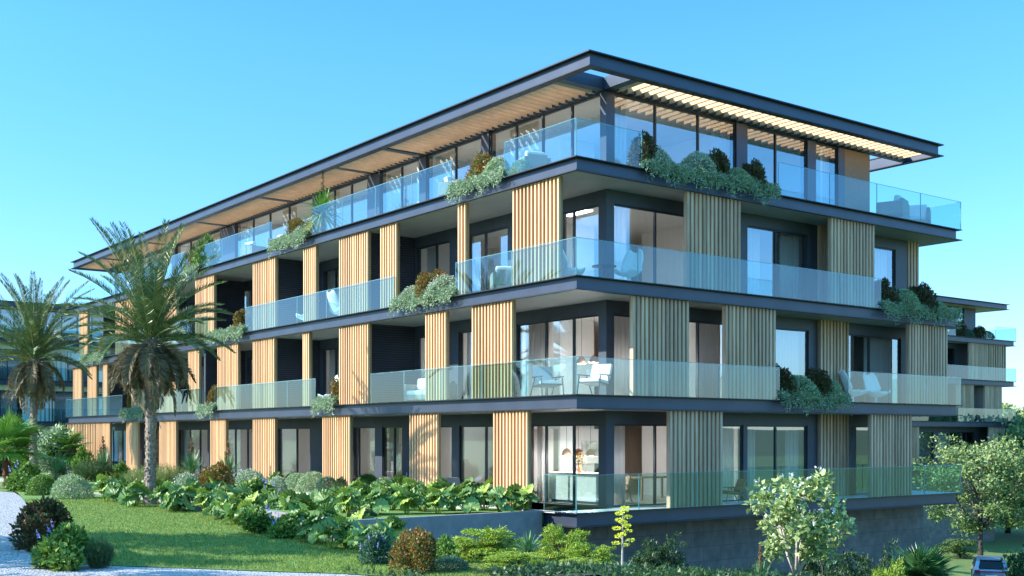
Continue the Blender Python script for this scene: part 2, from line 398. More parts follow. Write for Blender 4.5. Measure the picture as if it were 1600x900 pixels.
for i, p in enumerate(curveA):
    q = Vector(p[:2]); c = Vector((-6, 12)); d = (q-c).normalized(); outer.append(tuple(q+d*(9 if i > 2 else 6)))
sheet('lawn', curveA, curveB, 'lawn', .02, 70, 20, label='lower lawn beside the gravel path')
sheet('gravel_path', outer, curveA, 'gravel', .006, 60, 12, label='pale gravel path curving round the lawn')
sheet('planting_bed', [curveA[-1][:2], (-5, -8), (4, -9), (24, -10)], [(KX+.2, 1.2), (0, 1.2), (10, 1.2), (22, 1.2)], 'soil', .03, 60, 24, label='dark planting bed on the slope under the building')
# upper garden terrace
mb = MB(); mb.box((KX+.15, KY+.15, -.5), (18.3, 62, -.05)); tag(mb.build('garden_terrace', 'lawn'), 'upper lawn terrace along the building', kind='structure')
mb = MB(); mb.box((0-.0, .9, -.048), (2.2, 46.9, -.0)) ; mb.box((-.9, 4, -.052), (0, 46.9, -.01))
tag(mb.build('paving', 'deck'), 'pale stone paving along the ground floor windows', kind='structure')
mb = MB(); mb.box((KX, KY, -1.6), (-.01, KY+.145, .0)); mb.box((KX, KY+.145, -1.6), (KX+.145, 50, .0))
o = tag(mb.build('retaining_wall', ['concrete'], bevel=.012), 'low concrete retaining wall edging the raised garden bed', 'retaining wall')
# road below
sheet('road', [(24, 60), (24, 30), (25, 5), (24, -20), (18, -45)], [(38, 60), (37.5, 30), (39, 5), (38, -20), (30, -45)], 'asphalt', .012, 40, 6, label='asphalt road below the garden')
# ------------------------------------------------------------------ apartment building
H = 3.2; ST = .40
LX, LY = 18.47, 46.98; WA, WB = 2.2, 1.25       # slab outline, glazed wall setbacks
def PL(s, d, z): return (d, s, z)               # left facade: s runs along y, d into the building
def PR(s, d, z): return (s, d, z)
def slab(parent, z, lx, ly, top='deck'):
    mb = MB(); mb.m = 0; mb.box((.16, .16, z-ST+.03), (lx-.16, ly-.16, z-.03))
    mb.m = 1; mb.box((0, 0, z-.03), (lx, ly, z-.004)); mb.box((0, 0, z-ST), (lx, ly, z-ST+.03))
    mb.m = 2; mb.box((.12, .12, z-.0035), (lx-.12, ly-.12, z))
    mb.m = 3; mb.box((.1, .1, z-ST-.006), (lx-.1, ly-.1, z-ST-.001))
    return mb.build('floor_slab', ['metal', 'edge', top, 'soffit'], parent)
def screen(parent, P, s0, s1, z0, z1, d0=.10, mat='wood', back=True, pitch=.165, bw=.062):
    s0, s1 = sorted((s0, s1)); mb = MB(); n = max(2, round((s1-s0-bw)/pitch)); step = (s1-s0-bw)/n
    for i in range(n+1):
        a = s0+i*step; mb.m = 0; mb.box(P(a, d0, z0), P(a+bw, d0+(.07 if back else .14), z1))
    if back: mb.m = 1; mb.box(P(s0, d0+.0705, z0), P(s1, d0+.15, z1))
    else:
        mb.box(P(s0, d0+.05, z1-.055), P(s1, d0+.09, z1-.01)) if False else None
    return mb.build('slatted_screen', [mat, 'woodback' if mat == 'wood' else mat], parent)
def railing(parent, P, s0, s1, z, d0=.03, h=1.0, joint=2.4):
    s0, s1 = sorted((s0, s1)); n = max(1, round((s1-s0)/joint)); st = (s1-s0)/n
    mb = MB()
    for i in range(n):
        mb.m = 0; mb.box(P(s0+i*st+.012, d0, z), P(s0+(i+1)*st-.012, d0+.018, z+h))
        mb.m = 1; mb.box(P(s0+i*st+.004, d0, z+h+.0005), P(s0+(i+1)*st-.004, d0+.018, z+h+.012)); mb.box(P(s0+i*st+.004, d0, z), P(s0+i*st+.0115, d0+.018, z+h)); mb.box(P(s0+(i+1)*st-.0115, d0, z), P(s0+(i+1)*st-.004, d0+.018, z+h))
    return mb.build('glass_railing', ['rail', 'railedge'], parent)
def window(parent, P, s0, s1, z0, z1, d, mull=(), fw=.05, door=False):
    s0, s1 = sorted((s0, s1)); mb = MB()
    mb.box(P(s0, d+.05, z0), P(s0+fw, d+.13, z1)); mb.box(P(s1-fw, d+.05, z0), P(s1, d+.13, z1))
    mb.box(P(s0+fw, d+.05, z1-fw), P(s1-fw, d+.13, z1)); mb.box(P(s0+fw, d+.05, z0), P(s1-fw, d+.13, z0+fw*.8))
    for q in mull: mb.box(P(q-.03, d+.04, z0+fw*.8), P(q+.03, d+.12, z1-fw))
    o = mb.build('window', 'frame', parent)
    cuts = [s0+fw]+sorted(mull)+[s1-fw]; mb = MB()
    for i in range(len(cuts)-1):
        a = cuts[i]+(.03 if i else 0); b = cuts[i+1]-(.03 if i < len(cuts)-2 else 0)
        mb.box(P(a, d+.08, z0+fw*.8), P(b, d+.092, z1-fw))
    mb.build('pane', 'glass', o)
    return o
def wall_run(parent, P, s0, s1, z0, z1, d, opens, header=.38, th=.22, mat='dark'):
    """solid wall with openings (s0,s1) reaching from the floor to header below the soffit"""
    mb = MB(); zh = z1-header; mb.box(P(s0, d, zh), P(s1, d+th, z1)); c = s0
    for a, b in sorted(tuple(sorted(o)) for o in opens):
        if a-c > .02: mb.box(P(c, d, z0), P(a, d+th, zh))
        c = max(c, b)
    if s1-c > .02: mb.box(P(c, d, z0), P(s1, d+th, zh))
    return mb.build('wall', mat, parent)
def curtain(parent, P, s0, s1, z0, z1, d, amp=.035, wl=.16):
    s0, s1 = sorted((s0, s1)); n = max(8, int((s1-s0)/.02)); mb = MB(); vs = []
    for i in range(n+1):
        s = s0+(s1-s0)*i/n; o = math.sin((s-s0)/wl*2*math.pi)*amp+math.sin(s*9)*amp*.4
        vs += [P(s, d+o, z0+.02), P(s, d+o, z1)]
    mb.add(vs, [(2*i, 2*i+2, 2*i+3, 2*i+1) for i in range(n)])
    o = mb.build('curtain', 'curtain', parent, smooth=True); s_ = o.modifiers.new('thick', 'SOLIDIFY'); s_.thickness = .004
    return o
def interior(parent, x0, y0, x1, y1, z0, z1, mat='plaster'):
    pass
def louvre_wall(parent, y, x0, x1, z0, z1):
    mb = MB(); mb.m = 0; mb.box((x0, y, z0), (x1, y+.16, z1)); z = z0+.04; mb.m = 1
    while z < z1-.05: mb.box((x0+.01, y-.035, z), (x1-.02, y-.002, z+.035)); z += .085
    return mb.build('louvred_partition', ['dark', 'frame'], parent)
bld = empty('apartment_building')
tag(bld, 'four storey apartment building with wooden slatted screens and glass balconies in the centre', 'building')
for k in range(4): slab(bld, k*H, LX, LY)
# roof
RX0, RY0, RX1, RY1, RZ, RT = .299, -.194, 16.98, 46.95, 12.441, .425
mb = MB(); t = .16; w = .22
def ring_bar(a, b):   # channel shaped roof edge beam: web set back between two flanges
    (x0, y0), (x1, y1) = a, b
    mb.m = 1; mb.box((x0, y0, RZ-.035), (x1, y1, RZ)); mb.box((x0, y0, RZ-RT), (x1, y1, RZ-RT+.03))
ring_bar((RX0, RY0), (RX1, RY0+.27)); ring_bar((RX0, RY0+.27), (RX0+.27, RY1)); ring_bar((RX1-.27, RY0+.27), (RX1, RY1)); ring_bar((RX0+.27, RY1-.27), (RX1-.27, RY1))
mb.m = 0; a, b = .14, .24; zz0, zz1 = RZ-RT+.0305, RZ-.0355
mb.box((RX0+a, RY0+a, zz0), (RX1-a, RY0+b, zz1)); mb.box((RX0+a, RY0+b, zz0), (RX0+b, RY1-b, zz1))
mb.box((RX1-b, RY0+b, zz0), (RX1-a, RY1-b, zz1)); mb.box((RX0+a, RY1-b, zz0), (RX1-a, RY1-a, zz1))
mb.build('roof_edge_beam', ['metal', 'edge'], bld)
mb = MB(); mb.m = 0; mb.box((WA-.08, WB-.08, RZ-RT+.05), (14.66, LY-2.2, RZ-.05)); mb.m = 1; mb.box((WA+.25, WB+.25, RZ-RT+.01), (14.6, LY-2.3, RZ-RT+.048))
mb.build('roof', ['metal', 'plaster'], bld)
mb = MB(); mb.box((14.66, WB-.08, RZ-RT+.032), (RX1-.31, WB+.12, RZ-.06)); mb.build('roof_beam', 'metal', bld)
beams = [11.05, 14.53, 21.2, 28.2, 35.2, 42.0]
for y in beams:
    mb = MB(); mb.box((RX0+.28, y-.12, RZ-RT+.032), (WA-.09, y+.12, RZ-.06)); mb.build('roof_beam', 'metal', bld)
mb = MB(); mb.box((RX0+.28, WB+.02, RZ-RT+.032), (WA-.09, WB+.3, RZ-.04)); mb.build('roof_beam', 'metal', bld)
mb = MB(); mb.box((WA-.08, RY0+.28, RZ-RT+.032), (WA+.22, WB-.09, RZ-.04)); mb.build('roof_beam', 'metal', bld)
# louvres under the sky frame, one field per bay
edges = [WB+.3]+beams+[RY1-.5]
for i in range(len(edges)-1):
    mb = MB(); y = edges[i]+.22
    while y < edges[i+1]-.15: mb.box((RX0+.29, y, RZ-RT+.04), (WA+.02, y+.045, RZ-RT+.27)) ; y += .31
    mb.build('louvre_field', 'fin', bld)
mb = MB(); x = WA+.42
while x < RX1-.5: mb.box((x, RY0+.29, RZ-RT+.04), (x+.045, WB+.02, RZ-RT+.25)); x += .34
mb.build('louvre_field', 'fin', bld)
# top floor
z0, z1 = 3*H, RZ-RT
def mullset(P, lst, d, hh=.06):
    pass
colsL = [(1.25, 1.52), (7.03, 7.46), (10.84, 11.27), (14.05, 14.98), (19.1, 19.5), (27.37, 29.11), (35, 35.5), (41, 41.5)]
winL = [(1.52, 7.03, [2.85, 4.25, 5.6]), (7.46, 10.84, [9.03]), (11.27, 14.05, [12.55]), (14.98, 19.1, [16.3, 17.7]), (19.5, 27.37, [21.78, 23.69, 25.45]), (29.11, 35, [31, 33]), (35.5, 41, [37, 39]), (41.5, 44.5, [43])]
for a, b in colsL:
    mb = MB(); mb.box(PL(a, WA if a > 1.3 else WA+.0, z0), PL(b, WA+.3, z1)); mb.build('column', 'metal', bld)
for a, b, m_ in winL: window(bld, PL, a, b, z0, z1, WA, m_)
for a, b, m_ in [(2.52, 7.73, [4.21, 6.04]), (8.24, 11.24, [9.67]), (11.68, 12.89, [])]: window(bld, PR, a, b, z0, z1, WB, m_)
for a, b in [(2.501, 2.519), (7.73, 8.24), (11.24, 11.68), (12.89, 13.24)]:
    mb = MB(); mb.box(PR(a, WB-.0, z0), PR(b, WB+.3, z1)); mb.build('column', 'metal', bld)
mb = MB(); mb.box((13.24, WB, z0), (14.66, WB+.2, z1)); mb.build('wood_clad_wall', 'tan', bld)
mb = MB(); mb.box((14.5, WB+.2, z0), (14.66, LY-2.4, z1)); mb.box((WA, LY-2.4, z0), (14.66, LY-2.2, z1)); mb.build('wall', 'dark', bld)
# storeys
storeys = {
 2: dict(wl=[(9.32, 11.48, [10.22]), (5.99, 8.19, [7.28]), (1.59, 3.3, [2.77]), (16.7, 18.6, [17.6]), (24.4, 25.9+3, [25.6, 26.1+1]), (30.8, 33, [32]), (38, 40, [39])],
         wr=[(2.5, 7.2, [4.21, 6.0]), (8.24, 11.24, [9.67]), (14.6, 16.2, [])],
         sl=[(2.95, .86), (5.75, 5.35), (10.43, 9.4), (13.34, 11.31), (16.17, 15.18), (20.73, 18.65), (26.95, 24.85), (30.84, 29.33), (38.13, 35.02), (44.48, 43.04)],
         sr=[(4.33, 6.62), (11.0, 13.31)], rl=[(.04, 5.78), (9.43, 21.32), (25.31, 39.56), (43.57, LY-.04)], rr=[(.04, 13.59)]),
 1: dict(wl=[(1.59, 5.5, [2.77, 4.09]), (7.2, 8.8, [8.0]), (10.6, 11.5, []), (16.7, 18.7, [17.6]), (24.0, 26.0, [25.31]), (31, 33, [32]), (38, 40, [39])],
         wr=[(2.5, 3.9, []), (4.9, 7.4, [6.04]), (9.0, 11.3, []), (13.31, 16.53, [14.7])],
         sl=[(5.0, 2.99), (7.6, 6.44), (13.34, 11.27), (16.22, 15.72), (20.73, 18.74), (24.41, 22.27), (27.81, 26.53), (31.53, 29.41), (35.6, 33.51), (40.18, 39.52), (42.96, 41.41), (45.73, 44.16)],
         sr=[(2.18, 4.4), (5.96, 8.24), (15.33, 17.67)], rl=[(.04, 10.98), (15.05, 24.52), (26.2, 33.16), (36.83, LY-.04)], rr=[(.04, 8.35), (11.79, LX-.04)]),
 0: dict(wl=[(1.59, 4.9, [2.77, 4.09]), (6.7, 8.75, [7.26]), (9.2, 10.3, []), (12.44, 13.86, [13.07]), (14.4, 16.06, [15.73]), (19.75, 22.8, [21.05]), (25.31, 28.6, [26.08, 27.45]), (30.69, 34.8, [31.76, 33.11]), (37, 39, [38]), (42.3, 45.21, [43.49])],
         wr=[(2.5, 5.5, [4.21]), (6.4, 8.05, []), (8.24, 11.24, [9.67]), (13.0, 15.5, [])],
         sl=[(3.9, 2.26), (8.56, 6.92), (14.62, 12.59), (20.73, 18.68), (25.2, 23.55), (31.53, 29.41), (36.39, 34.73), (41.18, 39.09)],
         sr=[(3.63, 5.83), (13.15, 15.47)], rl=[(.04, 1.42)], rr=[(.04, LX-.04)])}
for k, d in storeys.items():
    z0, z1 = k*H, (k+1)*H-ST-.006
    wall_run(bld, PL, WB+.22, LY-2.3, z0, z1, WA, [w_[:2] for w_ in d['wl']])
    wall_run(bld, PR, WA, 16.89, z0, z1, WB, [w_[:2] for w_ in d['wr']])
    for a, b, m_ in d['wl']: window(bld, PL, a, b, z0, z1-.38, WA, m_)
    for a, b, m_ in d['wr']: window(bld, PR, a, b, z0, z1-.38, WB, m_)
    mb = MB(); mb.box((16.7, WB+.22, z0), (16.89, LY-2.3, z1)); mb.build('wall', 'dark', bld)
    for a, b in d['sl']: screen(bld, PL, a, b, z0+.002, z1)
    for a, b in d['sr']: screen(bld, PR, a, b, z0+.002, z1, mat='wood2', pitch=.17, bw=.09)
    for a, b in d['rl']: railing(bld, PL, a, b, z0)
    for a, b in d['rr']: railing(bld, PR, a, b, z0)
railing(bld, lambda s, d_, z: (LX-d_, s, z), .06, 3.5, 3*H)
railing(bld, lambda s, d_, z: (LX-d_, s, z), .06, 3.5, H); railing(bld, lambda s, d_, z: (LX-d_, s, z), .06, 3.5, 0)
for a, b in [(.04, 3.27), (5.99, 15.31), (18.78, 26.2), (27.97, LY-.04)]: railing(bld, PL, a, b, 3*H)
for a, b in [(.04, 2.46), (8.28, LX-.04)]: railing(bld, PR, a, b, 3*H)
# recessed screens on the right wall, fin screens
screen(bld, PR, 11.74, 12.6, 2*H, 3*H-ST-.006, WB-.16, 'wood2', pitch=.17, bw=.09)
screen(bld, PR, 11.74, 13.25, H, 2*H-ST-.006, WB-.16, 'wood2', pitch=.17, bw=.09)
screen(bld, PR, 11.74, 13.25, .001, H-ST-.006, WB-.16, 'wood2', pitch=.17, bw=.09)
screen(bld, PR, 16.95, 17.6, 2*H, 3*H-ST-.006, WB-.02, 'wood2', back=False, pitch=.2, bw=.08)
screen(bld, PL, 41.3, 46.88, .0, H-ST-.006, .10, 'wood', back=False, pitch=.30, bw=.07)
for k in (1, 2):
    for y in (11.57, 18.88, 26.25, 33.5, 40.8): louvre_wall(bld, y, .30, WA, k*H, (k+1)*H-ST-.006)
# inner rooms: party walls and back walls
for k in range(4):
    z0, z1 = k*H, (k+1)*H-ST-.006
    if k == 3: z1 = RZ-RT
    mb = MB(); xb = 5.8
    mb.box((xb, 6.0, z0), (xb+.1, LY-2.6, z1))
    for y in (11.65, 18.95, 26.35, 33.6, 40.9): mb.box((WA+.23, y, z0), (xb, y+.12, z1))
    mb.box((WA+2.2, 6.0, z0), (xb, 6.1, z1))
    mb.box((8.12, WB+.23, z0), (8.22, 6.0, z1)); mb.box((8.22, 5.6, z0), (16.6, 5.7, z1)); mb.box((12.2, WB+.23, z0), (12.32, 5.6, z1))
    mb.box((WA+.24, WB+.24, z1-.012), (16.6, LY-2.7, z1-.004)) if k < 3 else None
    mb.build('interior_wall', 'plaster', bld)
mb = MB(); mb.box((2.9, 6.12, 0), (4.2, 6.5, 2.3)); mb.box((5.3, 7, 0), (5.79, 11, 2.3)); mb.box((5.3, 12.5, 0), (5.79, 16, 2.3)); mb.build('kitchen_cupboards', 'warmwall', bld)
# curtains
for k, lst in {3: [(6.3, 4.79), (10.7, 9.4), (13.97, 12.9), (18.9, 17.8), (22.9, 21.6), (27, 26), (31, 29.5)], 2: [(11.3, 10.6), (18.5, 17.5), (28.7, 27.5), (26, 25), (32.8, 31.5)], 1: [(5.4, 4.3), (11.4, 10.7), (18.6, 17.3), (8.7, 8.1), (25.8, 24.6), (32.5, 31.4)],
               0: [(4.85, 4.6), (13.8, 13.2), (34.6, 33.6), (45.1, 44.2), (43.4, 42.8)]}.items():
    for a, b in lst: curtain(bld, PL, a, b, k*H, (k+1)*H-ST-.4 if k < 3 else RZ-RT-.03, WA+.33)
for k, lst in {3: [(2.6, 3.3), (6.9, 7.7), (11.9, 12.8)], 2: [(2.6, 3.3), (8.3, 9.2), (10.2, 11.2), (14.7, 16.1)], 1: [(2.6, 3.5), (6.2, 7.3), (9.1, 11.2), (14.8, 16.4)],
               0: [(2.55, 3.25), (6.5, 8.0), (8.3, 9.0), (10.5, 11.2), (13.2, 14.3)]}.items():
    for a, b in lst: curtain(bld, PR, a, b, k*H, (k+1)*H-ST-.4 if k < 3 else RZ-RT-.03, WB+.33)
mb = MB(); mb.box((-.005, KY+.15, -7), (18.2, LY-.5, -ST-.007)) ; mb.box((.3, .0+KY-.0, -7), (18.2, KY+.15, -ST-.007))
mb.build('basement_wall', 'stone', bld)
# ------------------------------------------------------------------ neighbour buildings
def neighbour(loc, lx, ly, label, win, scr, fins, rails, topwin, sl=(), wm='dark'):
    b = empty('apartment_building', loc); tag(b, label, 'building')
    for k in range(4): slab(b, k*H, lx, ly)
    mb = MB(); mb.m = 1; mb.box((.3, 0, RZ-.035), (lx-1.0, ly, RZ)); mb.box((.3, 0, RZ-RT), (lx-1.0, ly, RZ-RT+.03)); mb.m = 0; mb.box((.46, .16, RZ-RT+.0305), (lx-1.16, ly-.16, RZ-.0355)); mb.m = 2; mb.box((.7, .4, RZ-RT-.02), (lx-1.4, ly-.4, RZ-RT-.001))
    mb.build('roof', ['metal', 'edge', 'fin'], b)
    for k in range(4):
        z0, z1 = k*H, (k+1)*H-ST-.006
        if k == 3: z1 = RZ-RT-.021
        x1 = lx-3.8 if k == 3 else lx-1.6
        wall_run(b, PR, 2.2, x1, z0, z1, WB, [w_[:2] for w_ in win.get(k, [])], header=.02 if k == 3 else .38, mat=wm)
        for a, c, m_ in win.get(k, []): window(b, PR, a, c, z0, z1-(.02 if k == 3 else .38), WB, m_)
        for a, c in [w_[:2] for w_ in win.get(k, [])]: curtain(b, PR, a+.1, a+(c-a)*(.9 if wm == 'plaster' else .4), z0, z1-.4, WB+.33)
        mb = MB(); mb.box((2.2, WB+.22, z0), (2.4, ly-2, z1)); mb.box((x1-.2, WB+.22, z0), (x1, ly-2, z1)); mb.build('wall', 'dark', b)
        mb = MB(); mb.box((2.5, 5.5, z0), (x1-.3, 5.7, z1)); mb.build('interior_wall', 'plaster', b)
        for a, c in scr.get(k, []): screen(b, PR, a, c, z0+.002, z1, mat='wood2', pitch=.17, bw=.09)
        for a, c in fins.get(k, []): screen(b, PR, a, c, z0+.002, z1, mat='wood2', back=False, pitch=.34, bw=.09)
        for a, c in rails.get(k, []): railing(b, PR, a, c, z0); 
        railing(b, lambda s, d_, z: (lx-d_, s, z), .06, 3.5, z0)
    mb = MB(); mb.box((1.2, 1.0, -7), (lx-1.5, ly-1, -ST-.007)); mb.build('basement_wall', 'stone', b)
    return b
neighbour((66.7-18.5, 24.8, -.05), 18.5, 30, 'distant apartment building behind the right end of the main one',
    {3: [(6, 9.3, [7.5]), (9.5, 13.1, [10.8, 12])], 2: [(8, 11.9, [9.6, 10.6])], 1: [(12.6, 14.1, [])], 0: [(5.6, 9, [7]), (9.6, 14.6, [11, 12.3, 13.5])]},
    {2: [(11.95, 14.3)], 1: [(10.2, 12.55), (14.1, 16.5)], 0: [(3.2, 5.4), (14.7, 16.9)]}, {2: [(14.4, 17.1)]},
    {3: [(15.5, 18.4), (1, 10)], 2: [(1, 18.4)], 1: [(10.3, 18.4), (1, 6.5)], 0: []}, {})
neighbour((-14, 70, 0), 38, 20, 'distant apartment building seen behind the two tall palms at the left',
    {3: [(16, 19, [17, 18]), (19.4, 23, [20.6, 21.8])], 2: [(15, 18, [16.5]), (21, 25, [23])], 1: [(14.6, 17.6, [16]), (19.8, 24.6, [22])], 0: [(14, 18, [16])]},
    {2: [(12, 14.4)], 1: [(12, 14)]}, {2: [(18.4, 21)], 1: [(18, 19.7)], 0: [(19, 22)]},
    {3: [(1, 37)], 2: [(1, 37)], 1: [(1, 37)], 0: []}, {}, wm='plaster')
# ------------------------------------------------------------------ plant builders
def stems_mb(n, h, r, spread, rad=.012, seg=4):
    mb = MB()
    for i in range(n):
        a = rng.uniform(0, 2*math.pi); q = rng.uniform(.2, 1)*r; hh = h*rng.uniform(.6, .95)
        p = [(math.cos(a)*q*(t**1.3)*spread, math.sin(a)*q*(t**1.3)*spread, hh*t) for t in np.linspace(0, 1, seg)]
        mb.tube(p, [rad*(1-.7*t) for t in np.linspace(0, 1, seg)], 5)
    return mb
def dome_points(n, r, h, lump=.12, shell=.75, k=7):
    """points through a lumpy dome"""
    if lump >= .25:
        m = 9; a = rng.uniform(0, 6.28, m)+np.arange(m)*2.4; q = np.sqrt(rng.uniform(.05, 1, m))*.62; zz = rng.uniform(.25, .80, m)*(1-.5*q); zz[0] = .70; q[0] = .2; rr = rng.uniform(.26, .42, m)
        C = np.stack([np.cos(a)*q, np.sin(a)*q, zz], 1); ii = rng.integers(0, m, n); u = rdir(n); dd = np.where(rng.random(n) < shell, rng.uniform(.85, 1.08, n), rng.uniform(.2, .9, n))
        P = C[ii]+u*(dd*rr[ii])[:, None]; P[:, 2] = np.abs(P[:, 2]); P = P*np.array([r, r, h]); return P, nrm(u+nrm(P)*.3)
    c = rdir(k); u = rdir(n); u[:, 2] = np.abs(u[:, 2])*1.05-.12; u = nrm(u)
    bulge = 1+lump*np.max(np.maximum(0, u@c.T-.55)/.45, axis=1)-lump*.5
    d = np.where(rng.random(n) < shell, rng.uniform(.86, 1.0, n), rng.uniform(.35, .9, n)**.6)
    P = u*(d*bulge)[:, None]; P[:, 0] *= r; P[:, 1] *= r; P[:, 2] = np.maximum(.0, P[:, 2])*h+.02
    return P, u
def shrub(name, r, h, n, L, Wd, mat, lump=.15, up=.4, shell=.75, jit=.8, flowers=None, stem='bark', nst=9, k=7):
    o = empty(name); P, u = dome_points(n, r, h, lump, shell, k)
    D = nrm(u+rng.normal(size=(n, 3))*jit+np.array([0, 0, up])); Nn = nrm(u*1.0+rng.normal(size=(n, 3))*.6)
    Nn = nrm(np.cross(np.cross(D, Nn), D))
    Q = [leaf_quads(P, D, Nn, L*rng.uniform(.6, 1.3, n), Wd*rng.uniform(.7, 1.2, n), .06)]
    me = mesh_from_quads('foliage', Q, [mat]); link('foliage', me, o)
    stems_mb(nst, h*.85, r, .9, .014).build('stem', stem, o)
    if flowers:
        fm, nf, fl, kind = flowers; Pf, uf = dome_points(nf, r*1.02, h*1.05, lump, 1, k); sel = uf[:, 2] > .1; Pf, uf = Pf[sel], uf[sel]
        qs = []
        if kind == 'spike':
            for p, u_ in zip(Pf[:], uf[:]):
                ax = nrm(np.array([u_[0]*.4, u_[1]*.4, 1.0])); m = 26; t = rng.uniform(0, 1, m)
                pp = p+ax*t[:, None]*fl; dd = nrm(rdir(m)+ax*.3); qs.append(leaf_quads(pp, dd, rdir(m), np.full(m, .035)*(1.3-t), np.full(m, .03), 0))
        else:
            m = len(Pf); qs.append(leaf_quads(Pf, nrm(uf+rng.normal(size=(m, 3))*.5), rdir(m), np.full(m, fl), np.full(m, fl), 0))
        link('blossoms', mesh_from_quads('blossoms', qs, [fm]), o)
    return o
def blade_rosette(name, n, L, Wd, mat, el0, el1, z0=0, droop=.25, seg=5, stalk=0, dead=None, trunk=0, tmat='bark'):
    o = empty(name)
    def blades(n, L, Wd, e0, e1, z0, droop):
        az = rng.uniform(0, 2*math.pi, n); el = np.radians(rng.uniform(e0, e1, n)); LL = L*rng.uniform(.75, 1.1, n)
        base = np.stack([np.cos(az)*.04, np.sin(az)*.04, np.full(n, z0)+rng.uniform(-.06, .06, n)], 1)
        h = np.stack([np.cos(az), np.sin(az), np.zeros(n)], 1); s_ = np.stack([-np.sin(az), np.cos(az), np.zeros(n)], 1)
        up = np.array([0, 0, 1.0]); rows = []
        for i in range(seg+1):
            t = i/seg; r = LL*t; hz = r*np.cos(el); vz = r*np.sin(el)-droop*LL*t**2.3*np.cos(el)
            c = base+h*hz[:, None]+up*vz[:, None]; w = Wd*(.55+.9*t if t < .35 else (1-t)/.65*.9)*.5
            w = max(w, .002); rows.append((c-s_*w, c+up*(-.25*w), c+s_*w))
        q = []
        for i in range(seg):
            a, b = rows[i], rows[i+1]
            q.append(np.stack([a[0], a[1], b[1], b[0]], 1)); q.append(np.stack([a[1], a[2], b[2], b[1]], 1))
        return np.concatenate(q)
    link('blades', mesh_from_quads('blades', [blades(n, L, Wd, el0, el1, z0+trunk, droop)], [mat]), o)
    if dead: link('lower_blades', mesh_from_quads('lower_blades', [blades(int(n*.7), L*.95, Wd, -35, 10, z0+trunk-.12, .5)], [dead]), o)
    if stalk:
        mb = MB(); mb.tube([(0, 0, z0+trunk), (.02, .01, z0+trunk+stalk*.5), (.0, .03, z0+trunk+stalk)], [.018, .014, .006], 6)
        for i in range(40):
            t = rng.uniform(.5, 1); a = rng.uniform(0, 6.28); l = .09*(1.15-t)+.02
            mb.tube([(0, 0, z0+trunk+stalk*t), (math.cos(a)*l, math.sin(a)*l, z0+trunk+stalk*t+.05)], [.012, .008], 4)
        mb.build('flower_stalk', 'stalk', o)
    if trunk: 
        mb = MB(); mb.tube([(0, 0, -.1), (0, 0, trunk+z0)], [.10, .09], 10); mb.build('trunk', tmat, o)
    return o
def fan_palm(name, nf, pet, R, mat, trunk, tmat='redbark', seed=1, elr=(-10, 75), k=34):
    o = empty(name); rg = np.random.default_rng(seed); mbp = MB(); Q = []
    for i in range(nf):
        az = i*2.39996+rg.uniform(-.3, .3); el = math.radians(elr[0]+(elr[1]-elr[0])*((i+.5)/nf)+rg.uniform(-8, 8))
        d = Vector((math.cos(az)*math.cos(el), math.sin(az)*math.cos(el), math.sin(el))); pl = pet*rg.uniform(.8, 1.15)
        b = Vector((0, 0, trunk)); tip = b+d*pl+Vector((0, 0, -.12*pl)); mbp.tube([b, b+d*pl*.55, tip], [.018, .014, .01], 5)
        s_ = d.cross(Vector((0, 0, 1))).normalized() if abs(d.z) < .98 else Vector((1, 0, 0)); 
        n_ = s_.cross(d).normalized(); RR = R*rg.uniform(.85, 1.1); sp = math.radians(150)
        dd = (d-Vector((0, 0, .25))).normalized(); n_ = s_.cross(dd).normalized()
        for j in range(k):
            th = -sp+2*sp*(j+.5)/k; half = sp/k*.98; l = RR*(.78+.22*math.cos(th))*rg.uniform(.93, 1.05)
            def pt(a, r, lift, drop): return tip+(dd*math.cos(a)+s_*math.sin(a))*r+n_*lift-Vector((0, 0, drop))
            r1 = l*.58; zig = .018
            c0 = tip; a1 = pt(th-half, r1, 0, .02*RR); m1 = pt(th, r1*1.02, zig, .02*RR); b1 = pt(th+half, r1, 0, .02*RR); e = pt(th+rg.uniform(-.02, .02), l, 0, rg.uniform(.04, .22)*RR)
            Q.append([c0, a1, m1, c0]); Q.append([c0, m1, b1, c0]); Q.append([a1, e, m1, a1]); Q.append([m1, e, b1, m1])
    V = []; 
    for q in Q: V += q[:3]
    me = fast_mesh('fan_leaves', np.array([tuple(v) for v in V]), len(V)//3, 3, [mat]); link('fan_leaves', me, o)
    mbp.build('leaf_stalk', 'lf_lime', o)
    mb = MB(); pts = [(0, 0, -.2)]+[(.02*math.sin(i), .02*math.cos(i*1.7), trunk*i/8) for i in range(1, 9)]
    mb.tube(pts, [.15+.03*rg.uniform(-1, 1) for _ in pts], 12)
    for i in range(int(60*max(trunk, .4))):
        z = rg.uniform(0, trunk); a = rg.uniform(0, 6.28); c = Vector((math.cos(a), math.sin(a), 0))
        mb.tube([c*.12+Vector((0, 0, z)), c*.19+Vector((0, 0, z+.10))], [.022, .008], 4)
    mb.build('trunk', tmat, o)
    return o
